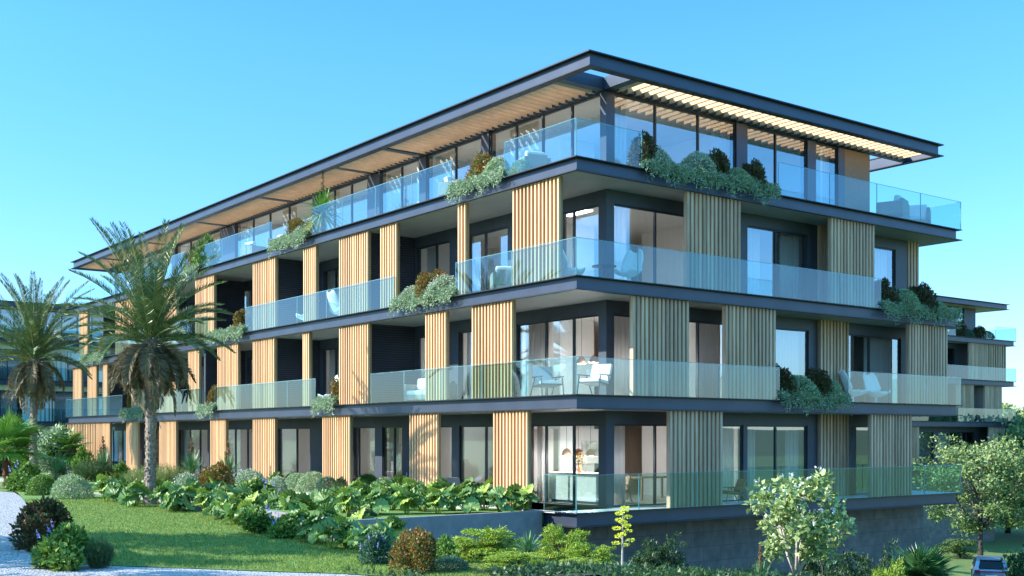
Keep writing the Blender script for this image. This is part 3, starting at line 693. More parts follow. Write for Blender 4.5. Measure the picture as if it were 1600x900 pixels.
def frond(L, az, el, droop, nl, ll, lw, rg, roll=0):
    h = np.array([math.cos(az), math.sin(az), 0]); s_ = np.array([-math.sin(az), math.cos(az), 0]); up = np.array([0, 0, 1.0])
    t = np.linspace(.12, 1, nl); 
    def pos(t): 
        t = np.asarray(t)[:, None]; a = el-droop*t
        # integrate the bend
        k = 20; out = np.zeros((len(t), 3))
        for i in range(k):
            tt = t*(i+.5)/k; aa = el-droop*tt**1.3
            out += (h*np.cos(aa)+up*np.sin(aa))*L*t/k
        return out
    P = pos(t); T = nrm(pos(np.minimum(t+.01, 1.02))-P); Nn = nrm(np.cross(s_[None], T)); Nn = np.where((Nn@up)[:, None] < 0, -Nn, Nn)
    prof = ll*np.sin(np.clip(t*.80+.14, 0, 1)*math.pi)**.6*.97+.03
    Q = []
    for sd_ in (-1, 1):
        sp = .9+.25*rg.random(nl); lift = .35+.25*rg.random(nl)
        D = nrm(s_[None]*sd_*sp[:, None]+T*(.55+.75*t[:, None]**2)+Nn*lift[:, None]-up*.12)
        n2 = nrm(np.cross(D, T)*sd_*1.0+Nn*.3+rg.normal(size=(nl, 3))*.25)
        Q.append(leaf_quads(P, D, n2, prof*rg.uniform(.85, 1.1, nl), np.full(nl, lw), .02))
    Rp = pos(np.linspace(0, 1, 8))
    return np.concatenate(Q), Rp
def date_palm(name, trunk, nf, L, seed):
    o = empty(name); rg = np.random.default_rng(seed); mb = MB(); rach = MB(); Q = []; Qd = []; crown = np.array([0, 0, trunk])
    for i in range(nf):
        f = (i+.5)/nf; az = i*2.39996+rg.uniform(-.25, .25)
        el = math.radians(86-108*f**1.05+rg.uniform(-6, 6)); dr = math.radians(22+48*f+rg.uniform(-10, 15)); LL = L*(.95+.15*math.sin(f*3))*rg.uniform(.88, 1.08)
        dry = f > .74
        if dry: dr = math.radians(88+rg.uniform(-12, 12)); LL *= .72; el -= .25
        q, Rp = frond(LL*(1.28 if f < .25 else (.98 if f < .5 else .82)), az, el, dr, 92, .40, .028 if not dry else .028, rg)
        base = crown+np.array([math.cos(az)*.12, math.sin(az)*.12, .15-.5*f])
        (Qd if dry else Q).append(q+base); rach.tube([tuple(p+base) for p in Rp], list(np.linspace(.028, .006, len(Rp))), 5)
    link('fronds', mesh_from_quads('fronds', Q, ['lf_palm']), o)
    # hanging old fronds under the crown
    for i in range(16):
        az = rg.uniform(0, 6.28); q, Rp = frond(L*rg.uniform(.45, .75), az, math.radians(rg.uniform(-65, -20)), math.radians(rg.uniform(25, 60)), 50, .38, .04, rg)
        base = crown+np.array([math.cos(az)*.15, math.sin(az)*.15, -.35-.3*rg.random()]); Qd.append(q+base); rach.tube([tuple(p+base) for p in Rp], list(np.linspace(.02, .005, len(Rp))), 4)
    link('dry_fronds', mesh_from_quads('dry_fronds', Qd, ['lf_dry']), o)
    rach.build('frond_stalk', 'lf_fennel', o)
    pts = []; rr = []
    for i in range(41):
        z = trunk*i/40; pts.append((.05*math.sin(z*.8), .04*math.sin(z*.55+1), z-.1)); rr.append((.20-.035*min(1, z/1.5)+(.02 if i % 2 else 0))*(1+.12*rg.uniform(-.5, .5))+(.08*max(0, (z-trunk+1)/1)))
    mb.tube(pts, rr, 14)
    for i in range(420):
        z = rg.uniform(.05, trunk); a = rg.uniform(0, 6.28); c = Vector((math.cos(a), math.sin(a), 0)); r0 = .14+(.08*max(0, (z-trunk+1)/1))
        x0 = .05*math.sin(z*.8); y0 = .04*math.sin(z*.55+1)
        mb.tube([c*r0+Vector((x0, y0, z-.1)), c*(r0+.075)+Vector((x0, y0, z-.02))], [.04, .014], 5)
    mb.build('trunk', 'palmbark', o)
    return o
def giant_leaf_plant(name, n, seed, R=.30, spread=.55, h=.55, mat='lf_gunn'):
    o = empty(name); rg = np.random.default_rng(seed); mb = MB(); V = []; st = MB(); k = 30
    for i in range(n):
        az = rg.uniform(0, 6.28); q = spread*math.sqrt(rg.uniform(.02, 1)); hh = h*(1-.55*(q/spread)**2)*rg.uniform(.75, 1.1)
        c = Vector((math.cos(az)*q, math.sin(az)*q, hh)); rr = R*rg.uniform(.7, 1.2)
        nn = Vector((math.cos(az)*(.08+.38*q/spread)+rg.normal()*.16, math.sin(az)*(.08+.38*q/spread)+rg.normal()*.16, 1)).normalized()
        a = nn.cross(Vector((-math.sin(az), math.cos(az), .01))).normalized(); b = nn.cross(a)
        rings = []
        for r_ in (.12, .55, 1.0):
            row = []
            for j in range(k):
                th = 2*math.pi*j/k; gap = math.exp(-((th-math.pi)/.28)**2); lob = 1+(.10*abs(math.sin(th*4.5))-.05 if r_ > .9 else 0)
                rad = rr*r_*lob*(1-.75*gap*r_); lift = rr*(.10*r_-.02+.055*r_*(1 if j % 2 else -1)+.12*r_*r_*math.sin(th*2+i))
                row.append(c+a*math.cos(th)*rad+b*math.sin(th)*rad+nn*lift)
            rings.append(row)
        for j in range(k):
            j2 = (j+1) % k
            V += [tuple(c), tuple(rings[0][j]), tuple(rings[0][j2]), tuple(c)] if False else []
            V += [tuple(rings[0][j]), tuple(rings[1][j]), tuple(rings[1][j2]), tuple(rings[0][j2])]
            V += [tuple(rings[1][j]), tuple(rings[2][j]), tuple(rings[2][j2]), tuple(rings[1][j2])]
            m = c; V += [tuple(m), tuple(rings[0][j]), tuple(rings[0][j2]), tuple(m-nn*.001)]
        st.tube([(c.x*.15, c.y*.15, 0), (c.x*.6, c.y*.6, hh*.6), tuple(c)], [.016, .012, .008], 5)
    # join the faces of each blade so one colour fills it
    me = bpy.data.meshes.new('leaf_blades'); VV = np.array(V); key = {}; vs = []; idx = []
    for v in V:
        kk = (round(v[0], 4), round(v[1], 4), round(v[2], 4))
        if kk not in key: key[kk] = len(vs); vs.append(v)
        idx.append(key[kk])
    fs = [tuple(idx[i:i+4]) for i in range(0, len(idx), 4)]; fs = [f for f in fs if len(set(f)) == 4]
    me.from_pydata(vs, [], fs); me.materials.append(M[mat]); me.update(); link('leaf_blades', me, o)
    st.build('leaf_stalk', 'lf_lime', o)
    return o
def trailing(name, L, seed, hang=.45, mat='lf_mint', n=110, depth=.35):
    """creeping plant in a trough, its shoots hanging over the slab edge; runs along +X, hangs towards -Y"""
    rg = np.random.default_rng(seed); Q = []
    ns = int(n*L)
    for i in range(ns):
        x = rg.uniform(0, L); y0 = rg.uniform(0, depth); tuft = .5+.5*math.sin(x*5+seed)+.3*math.sin(x*13); hh = rg.uniform(.08, .26); hg = hang*rg.uniform(.2, 1)*(.55+.6*tuft)
        over = rg.random() < .6
        pts = [np.array([x, y0*.5, .0]), np.array([x, y0*.2-.02, hh]), np.array([x+rg.normal()*.05, -.07 if over else y0, hh*.6]), np.array([x+rg.normal()*.07, -.11-.04*rg.random() if over else y0-.05, -hg if over else hh*1.3])]
        m = 24; t = np.sort(rg.uniform(0, 1, m))*3; P = []
        for tt in t:
            k = min(2, int(tt)); P.append(pts[k]+(pts[k+1]-pts[k])*(tt-k))
        P = np.array(P)+rg.normal(size=(m, 3))*.015; D = nrm(rg.normal(size=(m, 3))*.8+np.array([0, -.4, -.25 if over else .5]))
        Q.append(leaf_quads(P, D, nrm(rg.normal(size=(m, 3))+np.array([0, -.5, .6])), rg.uniform(.06, .12, m), rg.uniform(.022, .036, m), 0))
    o = link(name, mesh_from_quads(name, Q, [mat])); return o
def tree(name, h, cr, ch, trunk_h, nclump, nleaf, L, Wd, mat, bark, seed, tr=.12, forks=3, mats2=None, flowers=None, elong=1, droop=0, spreadb=1.0):
    """trunk with limbs; leaves in clumps at the limb ends, spread through the crown"""
    o = empty(name); rg = np.random.default_rng(seed); mb = MB(); ends = []
    cz = h-ch*.5
    top = Vector((0, 0, trunk_h)); mb.tube([(0, 0, -.3), (.02, 0, trunk_h*.5), tuple(top)], [tr*1.25, tr, tr*.85], 10)
    cl = []
    for i in range(nclump):
        u = rg.normal(size=3); u /= np.linalg.norm(u); r = rg.uniform(.35, 1)**.5
        u[2] *= 1.0; cl.append(Vector((u[0]*cr*r*elong, u[1]*cr*r, cz+u[2]*ch*.5*r)))
    limbs = []
    for k in range(forks):
        a = 2*math.pi*k/forks+rg.uniform(-.4, .4); e = Vector((math.cos(a)*cr*.42, math.sin(a)*cr*.42, trunk_h+(h-trunk_h)*rg.uniform(.35, .55)))
        mid = top.lerp(e, .5)+Vector((0, 0, -.08*cr)); mb.tube([tuple(top), tuple(mid), tuple(e)], [tr*.75, tr*.55, tr*.38], 8); limbs += [(top.lerp(mid, .6), tr*.5), (mid, tr*.45), (mid.lerp(e, .5), tr*.4), (e, tr*.35)]
    e = Vector((.05*cr, 0, trunk_h+(h-trunk_h)*.72)); mb.tube([tuple(top), tuple(top.lerp(e, .5)+Vector((.04, .03, 0))), tuple(e)], [tr*.8, tr*.5, tr*.25], 8); limbs += [(top.lerp(e, .5), tr*.4), (e, tr*.3), (top.lerp(e, .8), tr*.3)]
    for c in cl:
        b, r0 = min(limbs, key=lambda l: (l[0]-c).length+(.6*max(0, l[0].z-c.z)))
        mid = b.lerp(c, .5)+Vector((rg.normal()*.06*cr, rg.normal()*.06*cr, -.03*cr)); mb.tube([tuple(b), tuple(mid), tuple(c)], [min(r0, tr*.3), tr*.16, tr*.06], 5, False)
    mb.build('trunk', bark, o, smooth=True)
    Q = []; ids = []; cs = cr*spreadb/ (nclump**(1/3))*.95
    for j, c in enumerate(cl):
        n = int(nleaf/nclump*rg.uniform(.6, 1.4)); u = rg.normal(size=(n, 3)); u /= np.linalg.norm(u, axis=1, keepdims=True)
        sz = cs*rg.uniform(.6, 1.25); P = np.array(c)+u*(rg.random(n)**.45*sz)[:, None]*np.array([1, 1, .72])
        D = nrm(u+rg.normal(size=(n, 3))*.8+np.array([0, 0, .25-droop])); Nn = nrm(u*.5+rg.normal(size=(n, 3))*.6+np.array([0, 0, .7]))
        Q.append(leaf_quads(P, D, Nn, L*rg.uniform(.65, 1.25, n), Wd*rg.uniform(.7, 1.2, n), .07))
        hi = (c.z-cz)/(ch*.5); ids.append(1 if (mats2 and rg.random() < .55+.6*hi) else 0)  # second leaf colour favoured up high: the sunlit crown top is coloured in
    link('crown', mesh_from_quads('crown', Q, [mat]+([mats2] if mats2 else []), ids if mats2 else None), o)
    if flowers:
        fm, m = flowers; P = []
        for c in cl[:]:
            P.append(np.array(c)+np.array([rg.normal()*.1, rg.normal()*.1, cs*.8])+rg.normal(size=(6, 3))*.03)
        P = np.concatenate(P); n = len(P); link('blossom', mesh_from_quads('blossom', [leaf_quads(P, rdir(n), rdir(n), np.full(n, .06), np.full(n, .04), 0)], [fm]), o)
    return o
def layered_conifer(name, r, h, seed, mat, n=260, leaves=20000):
    """spreading bush of flat feathery sprays"""
    o = empty(name); rg = np.random.default_rng(seed); Q = []; mb = MB(); m = leaves//n
    for i in range(n):
        u = rg.normal(size=3); u[2] = abs(u[2])*1.1-.15; u /= np.linalg.norm(u); d = rg.uniform(.55, 1.0)
        c = np.array([u[0]*r*d, u[1]*r*d, max(.08, u[2]*h*d*(1+.12*math.sin(5*u[0]+3*u[1]+seed)))]); out = nrm(np.array([u[0], u[1], .12])[None])[0]; sd_ = np.array([-out[1], out[0], 0]); sz = r*rg.uniform(.16, .30)
        t = rg.uniform(-.8, 1, m); s_ = rg.uniform(-1, 1, m)*(1-np.abs(t)*.6)
        P = c+out*(t*sz)[:, None]+sd_*(s_*sz*.8)[:, None]+np.array([0, 0, 1])*(-(s_**2+np.maximum(t, 0)**2)*sz*.28+rg.normal(size=m)*.012)[:, None]
        D = nrm(out[None]*.8+sd_[None]*(s_*1.2)[:, None]+rg.normal(size=(m, 3))*.35+np.array([0, 0, -.15])); Nn = nrm(np.array([0, 0, 1])+rg.normal(size=(m, 3))*.35)
        Q.append(leaf_quads(P, D, Nn, rg.uniform(.05, .10, m), rg.uniform(.02, .035, m), .02))
        if i % 3 == 0: mb.tube([(0, 0, 0), tuple(c*.5+np.array([0, 0, -.03*h])), tuple(c)], [.022, .014, .005], 5, False)
    link('foliage', mesh_from_quads('foliage', Q, [mat]), o); mb.build('stem', 'bark', o); return o
def fennel(name, r, h, mat, n=240, seed=1):
    o = empty(name); rg = np.random.default_rng(seed); Q = []; mb = MB()
    for i in range(n):
        a = rg.uniform(0, 6.28); q = rg.random()**.6*r; hh = h*rg.uniform(.55, 1)*(1-.35*(q/r)**2); b = np.array([math.cos(a)*q*.45, math.sin(a)*q*.45, 0]); e = np.array([math.cos(a)*q, math.sin(a)*q, hh]); m = 34
        t = rg.uniform(.1, 1, m)[:, None]; P = b+(e-b)*t+rg.normal(size=(m, 3))*.02; D = nrm((e-b)[None]/hh+rg.normal(size=(m, 3))*.35)
        Q.append(leaf_quads(P, D, rg.normal(size=(m, 3)), rg.uniform(.08, .16, m), np.full(m, .010), 0))
        if i % 8 == 0: mb.tube([tuple(b), tuple(e*.9)], [.006, .003], 4, False)
    link('foliage', mesh_from_quads('foliage', Q, [mat]), o); mb.build('stem', 'stalk', o); return o
def flower_agave(name):
    o = blade_rosette(name, 34, .55, .09, 'lf_teal', 5, 70, 0, .15, 5); mb = MB(); H_ = 2.0
    mb.tube([(0, 0, 0), (.03, 0, H_*.5), (.06, .01, H_)], [.028, .018, .008], 8)
    Q = []
    for i in range(14):
        t = .42+.58*i/13; a = i*2.4; l = .17*(1.25-t)+.03; p = np.array([.03+.03*t, 0, H_*t]); e = p+np.array([math.cos(a)*l, math.sin(a)*l, .06]); mb.tube([tuple(p), tuple(e)], [.010, .008], 5)
        m = 60; u = rdir(m); Q.append(leaf_quads(e+u*np.array([.06, .06, .028]), nrm(u+np.array([0, 0, .5])), rdir(m), np.full(m, .05), np.full(m, .03), 0))
    mb.build('flower_stalk', 'palebark', o); link('blossoms', mesh_from_quads('blossoms', Q, ['fl_yellow']), o); return o
# ---- prototypes (native radius / height noted for scaling)
P_ = {}
P_['cushion'] = (shrub('rounded_shrub', .6, .75, 5200, .06, .028, 'lf_grey', .10, .3, .85), .6, .75)
P_['cushdk'] = (shrub('rounded_shrub', .6, .75, 5200, .06, .030, 'lf_teal', .06, .3, .88), .6, .75)
P_['ball'] = (shrub('clipped_ball_shrub', .55, .8, 5200, .06, .042, 'lf_green', .06, .3, .88), .55, .8)
P_['darkball'] = (shrub('rounded_shrub', .6, .75, 4600, .07, .045, 'lf_dark', .12, .3, .85), .6, .75)
P_['leafy'] = (shrub('leafy_shrub', .6, .8, 2600, .13, .065, 'lf_green', .3, .5, .6), .6, .8)
P_['blue'] = (shrub('flowering_shrub', .6, .8, 2600, .13, .065, 'lf_green', .25, .6, .6, flowers=('fl_blue', 16, .16, 'spike')), .6, .84)
P_['blueteal'] = (shrub('flowering_shrub', .6, .8, 2800, .11, .055, 'lf_teal', .25, .6, .6, flowers=('fl_blue', 22, .14, 'spike')), .6, .84)
P_['white'] = (shrub('flowering_shrub', .6, .7, 4200, .07, .03, 'lf_mint', .15, .3, .8, flowers=('fl_white', 420, .035, 'dot')), .6, .7)
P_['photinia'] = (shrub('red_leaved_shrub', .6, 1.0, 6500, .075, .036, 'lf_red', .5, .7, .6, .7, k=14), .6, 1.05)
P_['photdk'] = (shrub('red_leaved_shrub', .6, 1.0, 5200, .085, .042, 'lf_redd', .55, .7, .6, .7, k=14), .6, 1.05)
P_['yellow'] = (shrub('flowering_shrub', .8, 1.8, 3200, .16, .07, 'lf_mint', .35, .4, .6, flowers=('fl_yellow', 10, .18, 'spike'), k=12), .8, 1.9)
P_['fennel'] = (fennel('feathery_shrub', .7, .9, 'lf_fennel', 300, 3), .7, .9)
P_['fendk'] = (fennel('feathery_shrub', .6, .8, 'lf_fendk', 260, 4), .6, .8)
P_['yucca'] = (blade_rosette('yucca', 70, .50, .055, 'lf_yucca', 12, 85, .0, .1, 5, stalk=.75, dead='lf_yuccay', trunk=.38), .5, .85)
P_['yuccan'] = (blade_rosette('yucca', 80, .62, .055, 'lf_yucca', 0, 85, .0, .2, 5, dead='lf_yuccay', trunk=.42), .6, .9)
P_['gun1'] = (giant_leaf_plant('giant_leaf_plant', 13, 3), .8, .62)
P_['gun2'] = (giant_leaf_plant('giant_leaf_plant', 16, 5, .34, .6), .85, .62)
P_['gun3'] = (giant_leaf_plant('giant_leaf_plant', 12, 8, .38, .5, .6), .8, .66)
P_['jun'] = (layered_conifer('spreading_conifer', .9, .9, 5, 'lf_lime'), .9, .92)
P_['jundk'] = (layered_conifer('spreading_conifer', .9, .9, 6, 'lf_dark'), .9, .92)
def put(kind, px, py=None, w=None, top=None, label='', Z=None, zf=zt, group=None, rz=None, hs=1):
    """stand a plant on the ground: py = its base in the photo (or a depth Z), w = width, top = its highest point"""
    pr, r0, h0 = P_[kind]
    loc, Z = on_ground(px, py, zf) if Z is None else at_depth(px, Z, zf)
    r = w/2*Z/F_PX if w else r0; hgt = CZ-(top-YH)*Z/F_PX-loc[2] if top else h0
    sx = r/r0; sz = hgt/h0
    return place(pr, (loc[0], loc[1], loc[2]-.02), rng.uniform(0, 6.28) if rz is None else rz, (sx, sx, sz), label, group)
for k_, (o_, _, _) in P_.items(): o_['category'] = {'rounded_shrub': 'shrub', 'clipped_ball_shrub': 'shrub', 'leafy_shrub': 'shrub', 'flowering_shrub': 'shrub', 'red_leaved_shrub': 'shrub', 'feathery_shrub': 'shrub', 'yucca': 'yucca', 'giant_leaf_plant': 'plant', 'spreading_conifer': 'conifer bush'}[o_.name.split('.')[0]]
# ------------------------------------------------------------------ garden
GB = 'shrubs in the garden beds'; GG = 'giant-leaved plants along the lawn'; GU = 'giant-leaved plants in the raised bed'; GY = 'yuccas in front of the facade'
put('photdk', 62, 858, 112, 772, 'dark red leaved bush on the gravel edge at the lower left corner', group=GB)
put('blue', 98, 888, 104, 818, 'green bush with blue flower spikes below the dark red bush on the gravel edge', group=GB)
put('fendk', 155, 888, 48, 836, 'thin dark feathery bush at the lawn edge right of the blue spiked bush', group=GB)
put('cushion', 113, 780, 64, 742, 'silvery round cushion shrub at the far end of the lower lawn', group=GB)
put('ball', 66, 774, 48, 741, 'bright green round bush beside the silvery cushion shrub', group=GB)
put('blue', 38, 768, 62, 722, 'bushy green plant with blue spikes by the white path kerb', group=GB)
put('yuccan', 90, 762, 66, 712, 'big drooping yucca right of the left palm trunk', group=GY)
put('fendk', 146, 752, 62, 716, 'dark grassy tuft in front of the open slatted fence', group=GB, zf=GT)
put('yucca', 161, 752, 52, 700, 'yucca with dry stalk beside the dark grassy tuft', group=GY, zf=GT)
put('leafy', 190, 750, 34, 722, 'small leafy bush at the window left of the tall palm trunk', group=GB, zf=GT)
put('fennel', 222, 768, 66, 727, 'pale feathery bush directly left of the tall palm trunk', group=GB, zf=GT)
put('fennel', 262, 770, 62, 724, 'pale feathery bush directly right of the tall palm trunk', group=GB, zf=GT)
put('yucca', 299, 762, 60, 704, 'yucca with dry stalk nearest right of the tall palm', group=GY, zf=GT)
put('yucca', 356, 764, 66, 708, 'yucca with dry stalk behind the red and orange bush', group=GY, zf=GT)
put('white', 291, 782, 58, 743, 'pale flowering bush left of the red and orange bush', group=GB)
put('leafy', 313, 775, 44, 745, 'leafy green bush tucked between pale flowers and the orange bush', group=GB)
put('photinia', 340, 786, 74, 722, 'rounded red and orange leaved bush in the middle of the bed', group=GB)
put('fennel', 349, 792, 36, 762, 'small green feathery tuft at the foot of the orange bush', group=GB)
put('white', 388, 768, 60, 736, 'pale bush behind the blue flowered bush', group=GB, zf=GT)
put('blue', 404, 784, 72, 747, 'fresh green bush with blue flowers right of the orange bush', group=GB, zf=GT)
put('white', 433, 776, 34, 746, 'small grey flowering bush at the right end of the bed', group=GB, zf=GT)
for i, (px, py, w, tp, k_, l_) in enumerate([
    (436, 764, 44, 738, 'leafy', 'leafy bush first in the row under the ground floor windows'), (463, 768, 46, 739, 'cushion', 'silvery cushion shrub left of the two bright balls'),
    (461, 762, 40, 737, 'ball', 'bright clipped ball shrub behind the silvery one'), (488, 770, 56, 737, 'cushion', 'widest silvery cushion shrub in the row under the windows'),
    (512, 772, 40, 745, 'cushdk', 'bluish round shrub left of the dark ball'), (537, 773, 40, 744, 'darkball', 'dark green ball shrub under the wooden screen'),
    (573, 772, 46, 740, 'ball', 'bright green clipped ball by the narrow door'), (602, 774, 44, 746, 'cushion', 'silvery green shrub right of the clipped ball'), (627, 774, 44, 741, 'blue', 'green bush with blue tips in front of the third wooden screen'),
    (655, 775, 54, 747, 'ball', 'low bright ball shrub under the wooden screen of the raised bed'), (700, 778, 50, 757, 'leafy', 'low leafy bush behind the raised bed leaves'), (740, 780, 50, 757, 'leafy', 'leafy bush in front of the terrace seats')]):
    put(k_, px, py, w, tp, l_, zf=GT, group=GB)
# giant leaves, lower border of the lawn
low = [(166, 785), (190, 788), (212, 792), (256, 796), (276, 800), (300, 798), (322, 806), (348, 812), (368, 822), (390, 826), (352, 796), (378, 800), (470, 840), (494, 850), (516, 860), (540, 858), (508, 838), (536, 834), (562, 846), (470, 822), (492, 818), (566, 868), (592, 862), (614, 858), (410, 808), (432, 812), (452, 818), (335, 790), (300, 790), (235, 786), (395, 812), (515, 826), (545, 826)]
for i, (px, py) in enumerate(low):
    k_ = ('gun1', 'gun2', 'gun3')[i % 3]; s_ = 1.0 if px > 330 else .95
    put(k_, px, py, 58*s_+ (8 if px > 440 else 0), py-40-(8 if px > 440 else 0), 'giant-leaved green plant in the low border between lawn and kerb', group=GG)
up = [(522, 797), (545, 803), (566, 797), (590, 804), (612, 797), (636, 803), (660, 798), (684, 803), (708, 797), (732, 802), (757, 797), (780, 801), (802, 797), (822, 798), (560, 788), (600, 786), (645, 788), (690, 787), (735, 787), (775, 788), (805, 787)]
for i, (px, py) in enumerate(up):
    k_ = ('gun2', 'gun1', 'gun3')[i % 3]
    put(k_, px, py, 60, py-38, 'giant-leaved green plant in the raised bed behind the concrete wall', zf=GT, group=GU)
put('darkball', 566, 807, 46, 793, 'low dark creeping shrub at the corner of the raised bed wall', group=GB, zf=GT)
put('blue', 404, 834, 76, 790, 'green bush with blue spikes between the giant leaves', group=GB)
put('blueteal', 440, 822, 50, 800, 'small blue flowering clump right of the spiked bush', group=GB)
put('leafy', 378, 818, 40, 790, 'fresh green leafy clump left of the blue spiked bush', group=GB)
put('blue', 447, 842, 62, 802, 'leafy bush with blue spikes among the giant leaves further along the lawn', group=GB)
put('leafy', 426, 806, 50, 775, 'fresh leafy bush between the giant leaves and the kerb', group=GB)
put('blue', 520, 818, 52, 790, 'bush with pale blue tips at the left end of the raised bed wall', group=GB)
put('leafy', 690, None, 62, 838, 'loose green bush behind the blue grey cushion shrub', Z=23.5, group=GB)
put('blueteal', 585, 884, 66, 830, 'green bush with pale blue spikes left of the orange bush by the wall', group=GB)
put('photinia', 648, 900, 82, 822, 'orange and red leaved bush in front of the concrete wall', group=GB)
put('cushdk', 702, None, 66, 868, 'blue grey cushion shrub right of the orange bush at the bottom', Z=21.5, group=GB)
# conifers and plants on the slope under the terrace
GC = 'spreading conifer bushes on the slope'
put('jun', 762, None, 124, 820, 'large yellow green conifer bush below the concrete wall', Z=24.5, group=GC)
put('jun', 880, None, 92, 818, 'yellow green conifer bush below the left end of the balcony slab', Z=26, group=GC)
put('jun', 922, None, 90, 846, 'smaller yellow green conifer bush left of the yellow flower stalk', Z=25, group=GC)
put('jundk', 1030, None, 98, 832, 'dark green conifer bush right of the yellow flower stalk', Z=26.5, group=GC)
put('jundk', 1175, None, 90, 872, 'low dark conifer bush left of the small tree trunk', Z=27, group=GC)
put('jundk', 1290, None, 130, 838, 'widest dark conifer bush behind the small tree', Z=29.5, group=GC)
put('jundk', 1372, None, 90, 846, 'dark conifer bush left of the lower fan palm', Z=30.5, group=GC)
put('jundk', 1325, None, 84, 866, 'small dark conifer bush in front of the widest one', Z=27.5, group=GC)
put('jun', 1392, None, 70, 872, 'last yellow green conifer bush beside the lower fan palm', Z=28.5, group=GC)
put('jun', 806, None, 112, 860, 'low yellow green conifer bush in front of the spiky yucca', Z=22, group=GC)
put('jun', 905, None, 110, 872, 'lowest yellow green conifer bush at the bottom edge left of the flower stalk', Z=23, group=GC)
put('jundk', 1075, None, 90, 882, 'low dark conifer bush at the bottom edge under the stone wall', Z=24, group=GC)
put('jundk', 1120, None, 90, 890, 'last low dark bush left of the small yucca', Z=25, group=GC)
put('jundk', 790, None, 90, 884, 'low dark bush at the bottom edge under the first yellow green conifer', Z=20.6, group=GC)
put('darkball', 868, None, 110, 884, 'dark mound at the bottom edge below the low yellow green conifers', Z=20.6, group=GC)
put('jundk', 955, None, 110, 882, 'low dark bush at the bottom edge under the yellow flower stalk', Z=21.4, group=GC)
put('yuccan', 824, None, 74, 832, 'spiky yucca between the two yellow green conifer bushes', Z=23.5, group=GY)
put('yucca', 1188, None, 56, 872, 'small spiky yucca left of the small tree trunk', Z=25.0, group=GY)
mbs = MB(); loc, Z = at_depth(822, 23.5)
for dx in (-.07, .20):
    pass
fa = flower_agave('flowering_agave'); loc, Z = at_depth(972, 23.2); hgt = CZ-(797-YH)*Z/F_PX-loc[2]
place(fa, loc, .5, (1, 1, hgt/2.0), 'agave with a tall stalk of bright yellow flower clusters below the balcony slab', cat=None); fa['category'] = 'agave'
# small tree in front of the wall
loc, Z = at_depth(1244, 23.0); hgt = CZ-(730-YH)*Z/F_PX-loc[2]; chh = 150*Z/F_PX
t1 = tree('garden_tree', hgt, 80*Z/F_PX, chh, max(.5, hgt-chh-.35), 62, 3000, .13, .085, 'lf_mag', 'palebark', 21, tr=.045, forks=4, flowers=('fl_white', 1), spreadb=.85)
t1.location = loc; tag(t1, 'small open tree with pale green leaves and white blossom in front of the stone wall', 'tree')
# palms
dp = date_palm('date_palm', 5.45, 72, 3.0, 4)
(l2, Z2) = on_ground(235, 789); place(dp, l2, .4, (.93, .93, 1.0), 'taller looking date palm on the lawn edge covering the left part of the facade', 'date palms'); dp['category'] = 'palm tree'
l1, Z1 = on_ground(54, 747, GT); place(dp, l1, 2.6, (1.0, 1.0, 1.12), 'date palm at the left edge of the picture in front of the far building', 'date palms')
fp = fan_palm('fan_palm', 22, 1.0, 1.25, 'lf_fan', 1.6, seed=5); fp['category'] = 'palm tree'
l3, Z3 = on_ground(10, 762); place(fp, l3, 1.0, .95, 'bright fan palm with reddish trunk at the left picture edge', 'fan palms')
l3, Z3 = on_ground(100, 742, GT); place(fp, l3, 2.2, .78, 'lower fan palm behind the trunk of the left date palm', 'fan palms')
fp2 = fan_palm('fan_palm', 26, .55, 1.0, 'lf_fandk', 2.0, seed=9, k=44, elr=(10, 88)); fp2['category'] = 'palm tree'
l4, Z4 = at_depth(1440, 31.5); z_c = CZ-(898-YH)*Z4/F_PX; place(fp2, (l4[0], l4[1], z_c-2.0), .3, .88, 'dark fan palm below the right end of the ground floor balcony', 'fan palms')
put('yellow', 88, 742, 76, 662, 'tall pale bush with yellow flowers beside the open slatted fence', zf=GT, group=GB)
put('leafy', 128, 744, 40, 700, 'loose bush right of the yellow flowered one', zf=GT, group=GB)
for i, (px, Z, w, tp, k_, l_) in enumerate([(14, 66, 70, 676, 'leafy', 'leafy bush furthest left under the distant building'), (62, 68, 60, 672, 'darkball', 'dark bush behind the left date palm trunk'), (-8, 60, 60, 690, 'blueteal', 'blue green bush cut by the left picture edge'), (34, 72, 60, 668, 'fendk', 'dark grassy bush under the distant building')]):
    put(k_, px, None, w, tp, l_, Z=Z, zf=GT, group=GB)
# trees on the right
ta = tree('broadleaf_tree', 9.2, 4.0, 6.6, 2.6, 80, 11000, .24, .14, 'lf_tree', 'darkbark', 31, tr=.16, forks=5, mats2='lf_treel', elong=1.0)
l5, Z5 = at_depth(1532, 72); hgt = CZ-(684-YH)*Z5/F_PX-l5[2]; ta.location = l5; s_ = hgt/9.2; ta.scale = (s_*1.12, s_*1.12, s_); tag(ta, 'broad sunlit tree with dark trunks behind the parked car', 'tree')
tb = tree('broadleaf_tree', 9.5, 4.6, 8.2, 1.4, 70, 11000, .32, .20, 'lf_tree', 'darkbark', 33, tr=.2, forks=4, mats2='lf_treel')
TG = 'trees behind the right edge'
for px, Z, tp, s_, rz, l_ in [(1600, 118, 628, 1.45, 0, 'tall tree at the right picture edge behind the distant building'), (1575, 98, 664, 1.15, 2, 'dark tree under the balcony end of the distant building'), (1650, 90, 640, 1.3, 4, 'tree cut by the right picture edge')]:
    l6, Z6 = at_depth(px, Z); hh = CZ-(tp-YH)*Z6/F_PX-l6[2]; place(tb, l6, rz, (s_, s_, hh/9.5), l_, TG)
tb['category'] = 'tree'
tc_ = tree('broadleaf_bush', 3.4, 1.5, 2.9, .4, 34, 5200, .15, .09, 'lf_dark', 'darkbark', 35, tr=.07, forks=4, mats2='lf_tree'); tc_['category'] = 'bush'
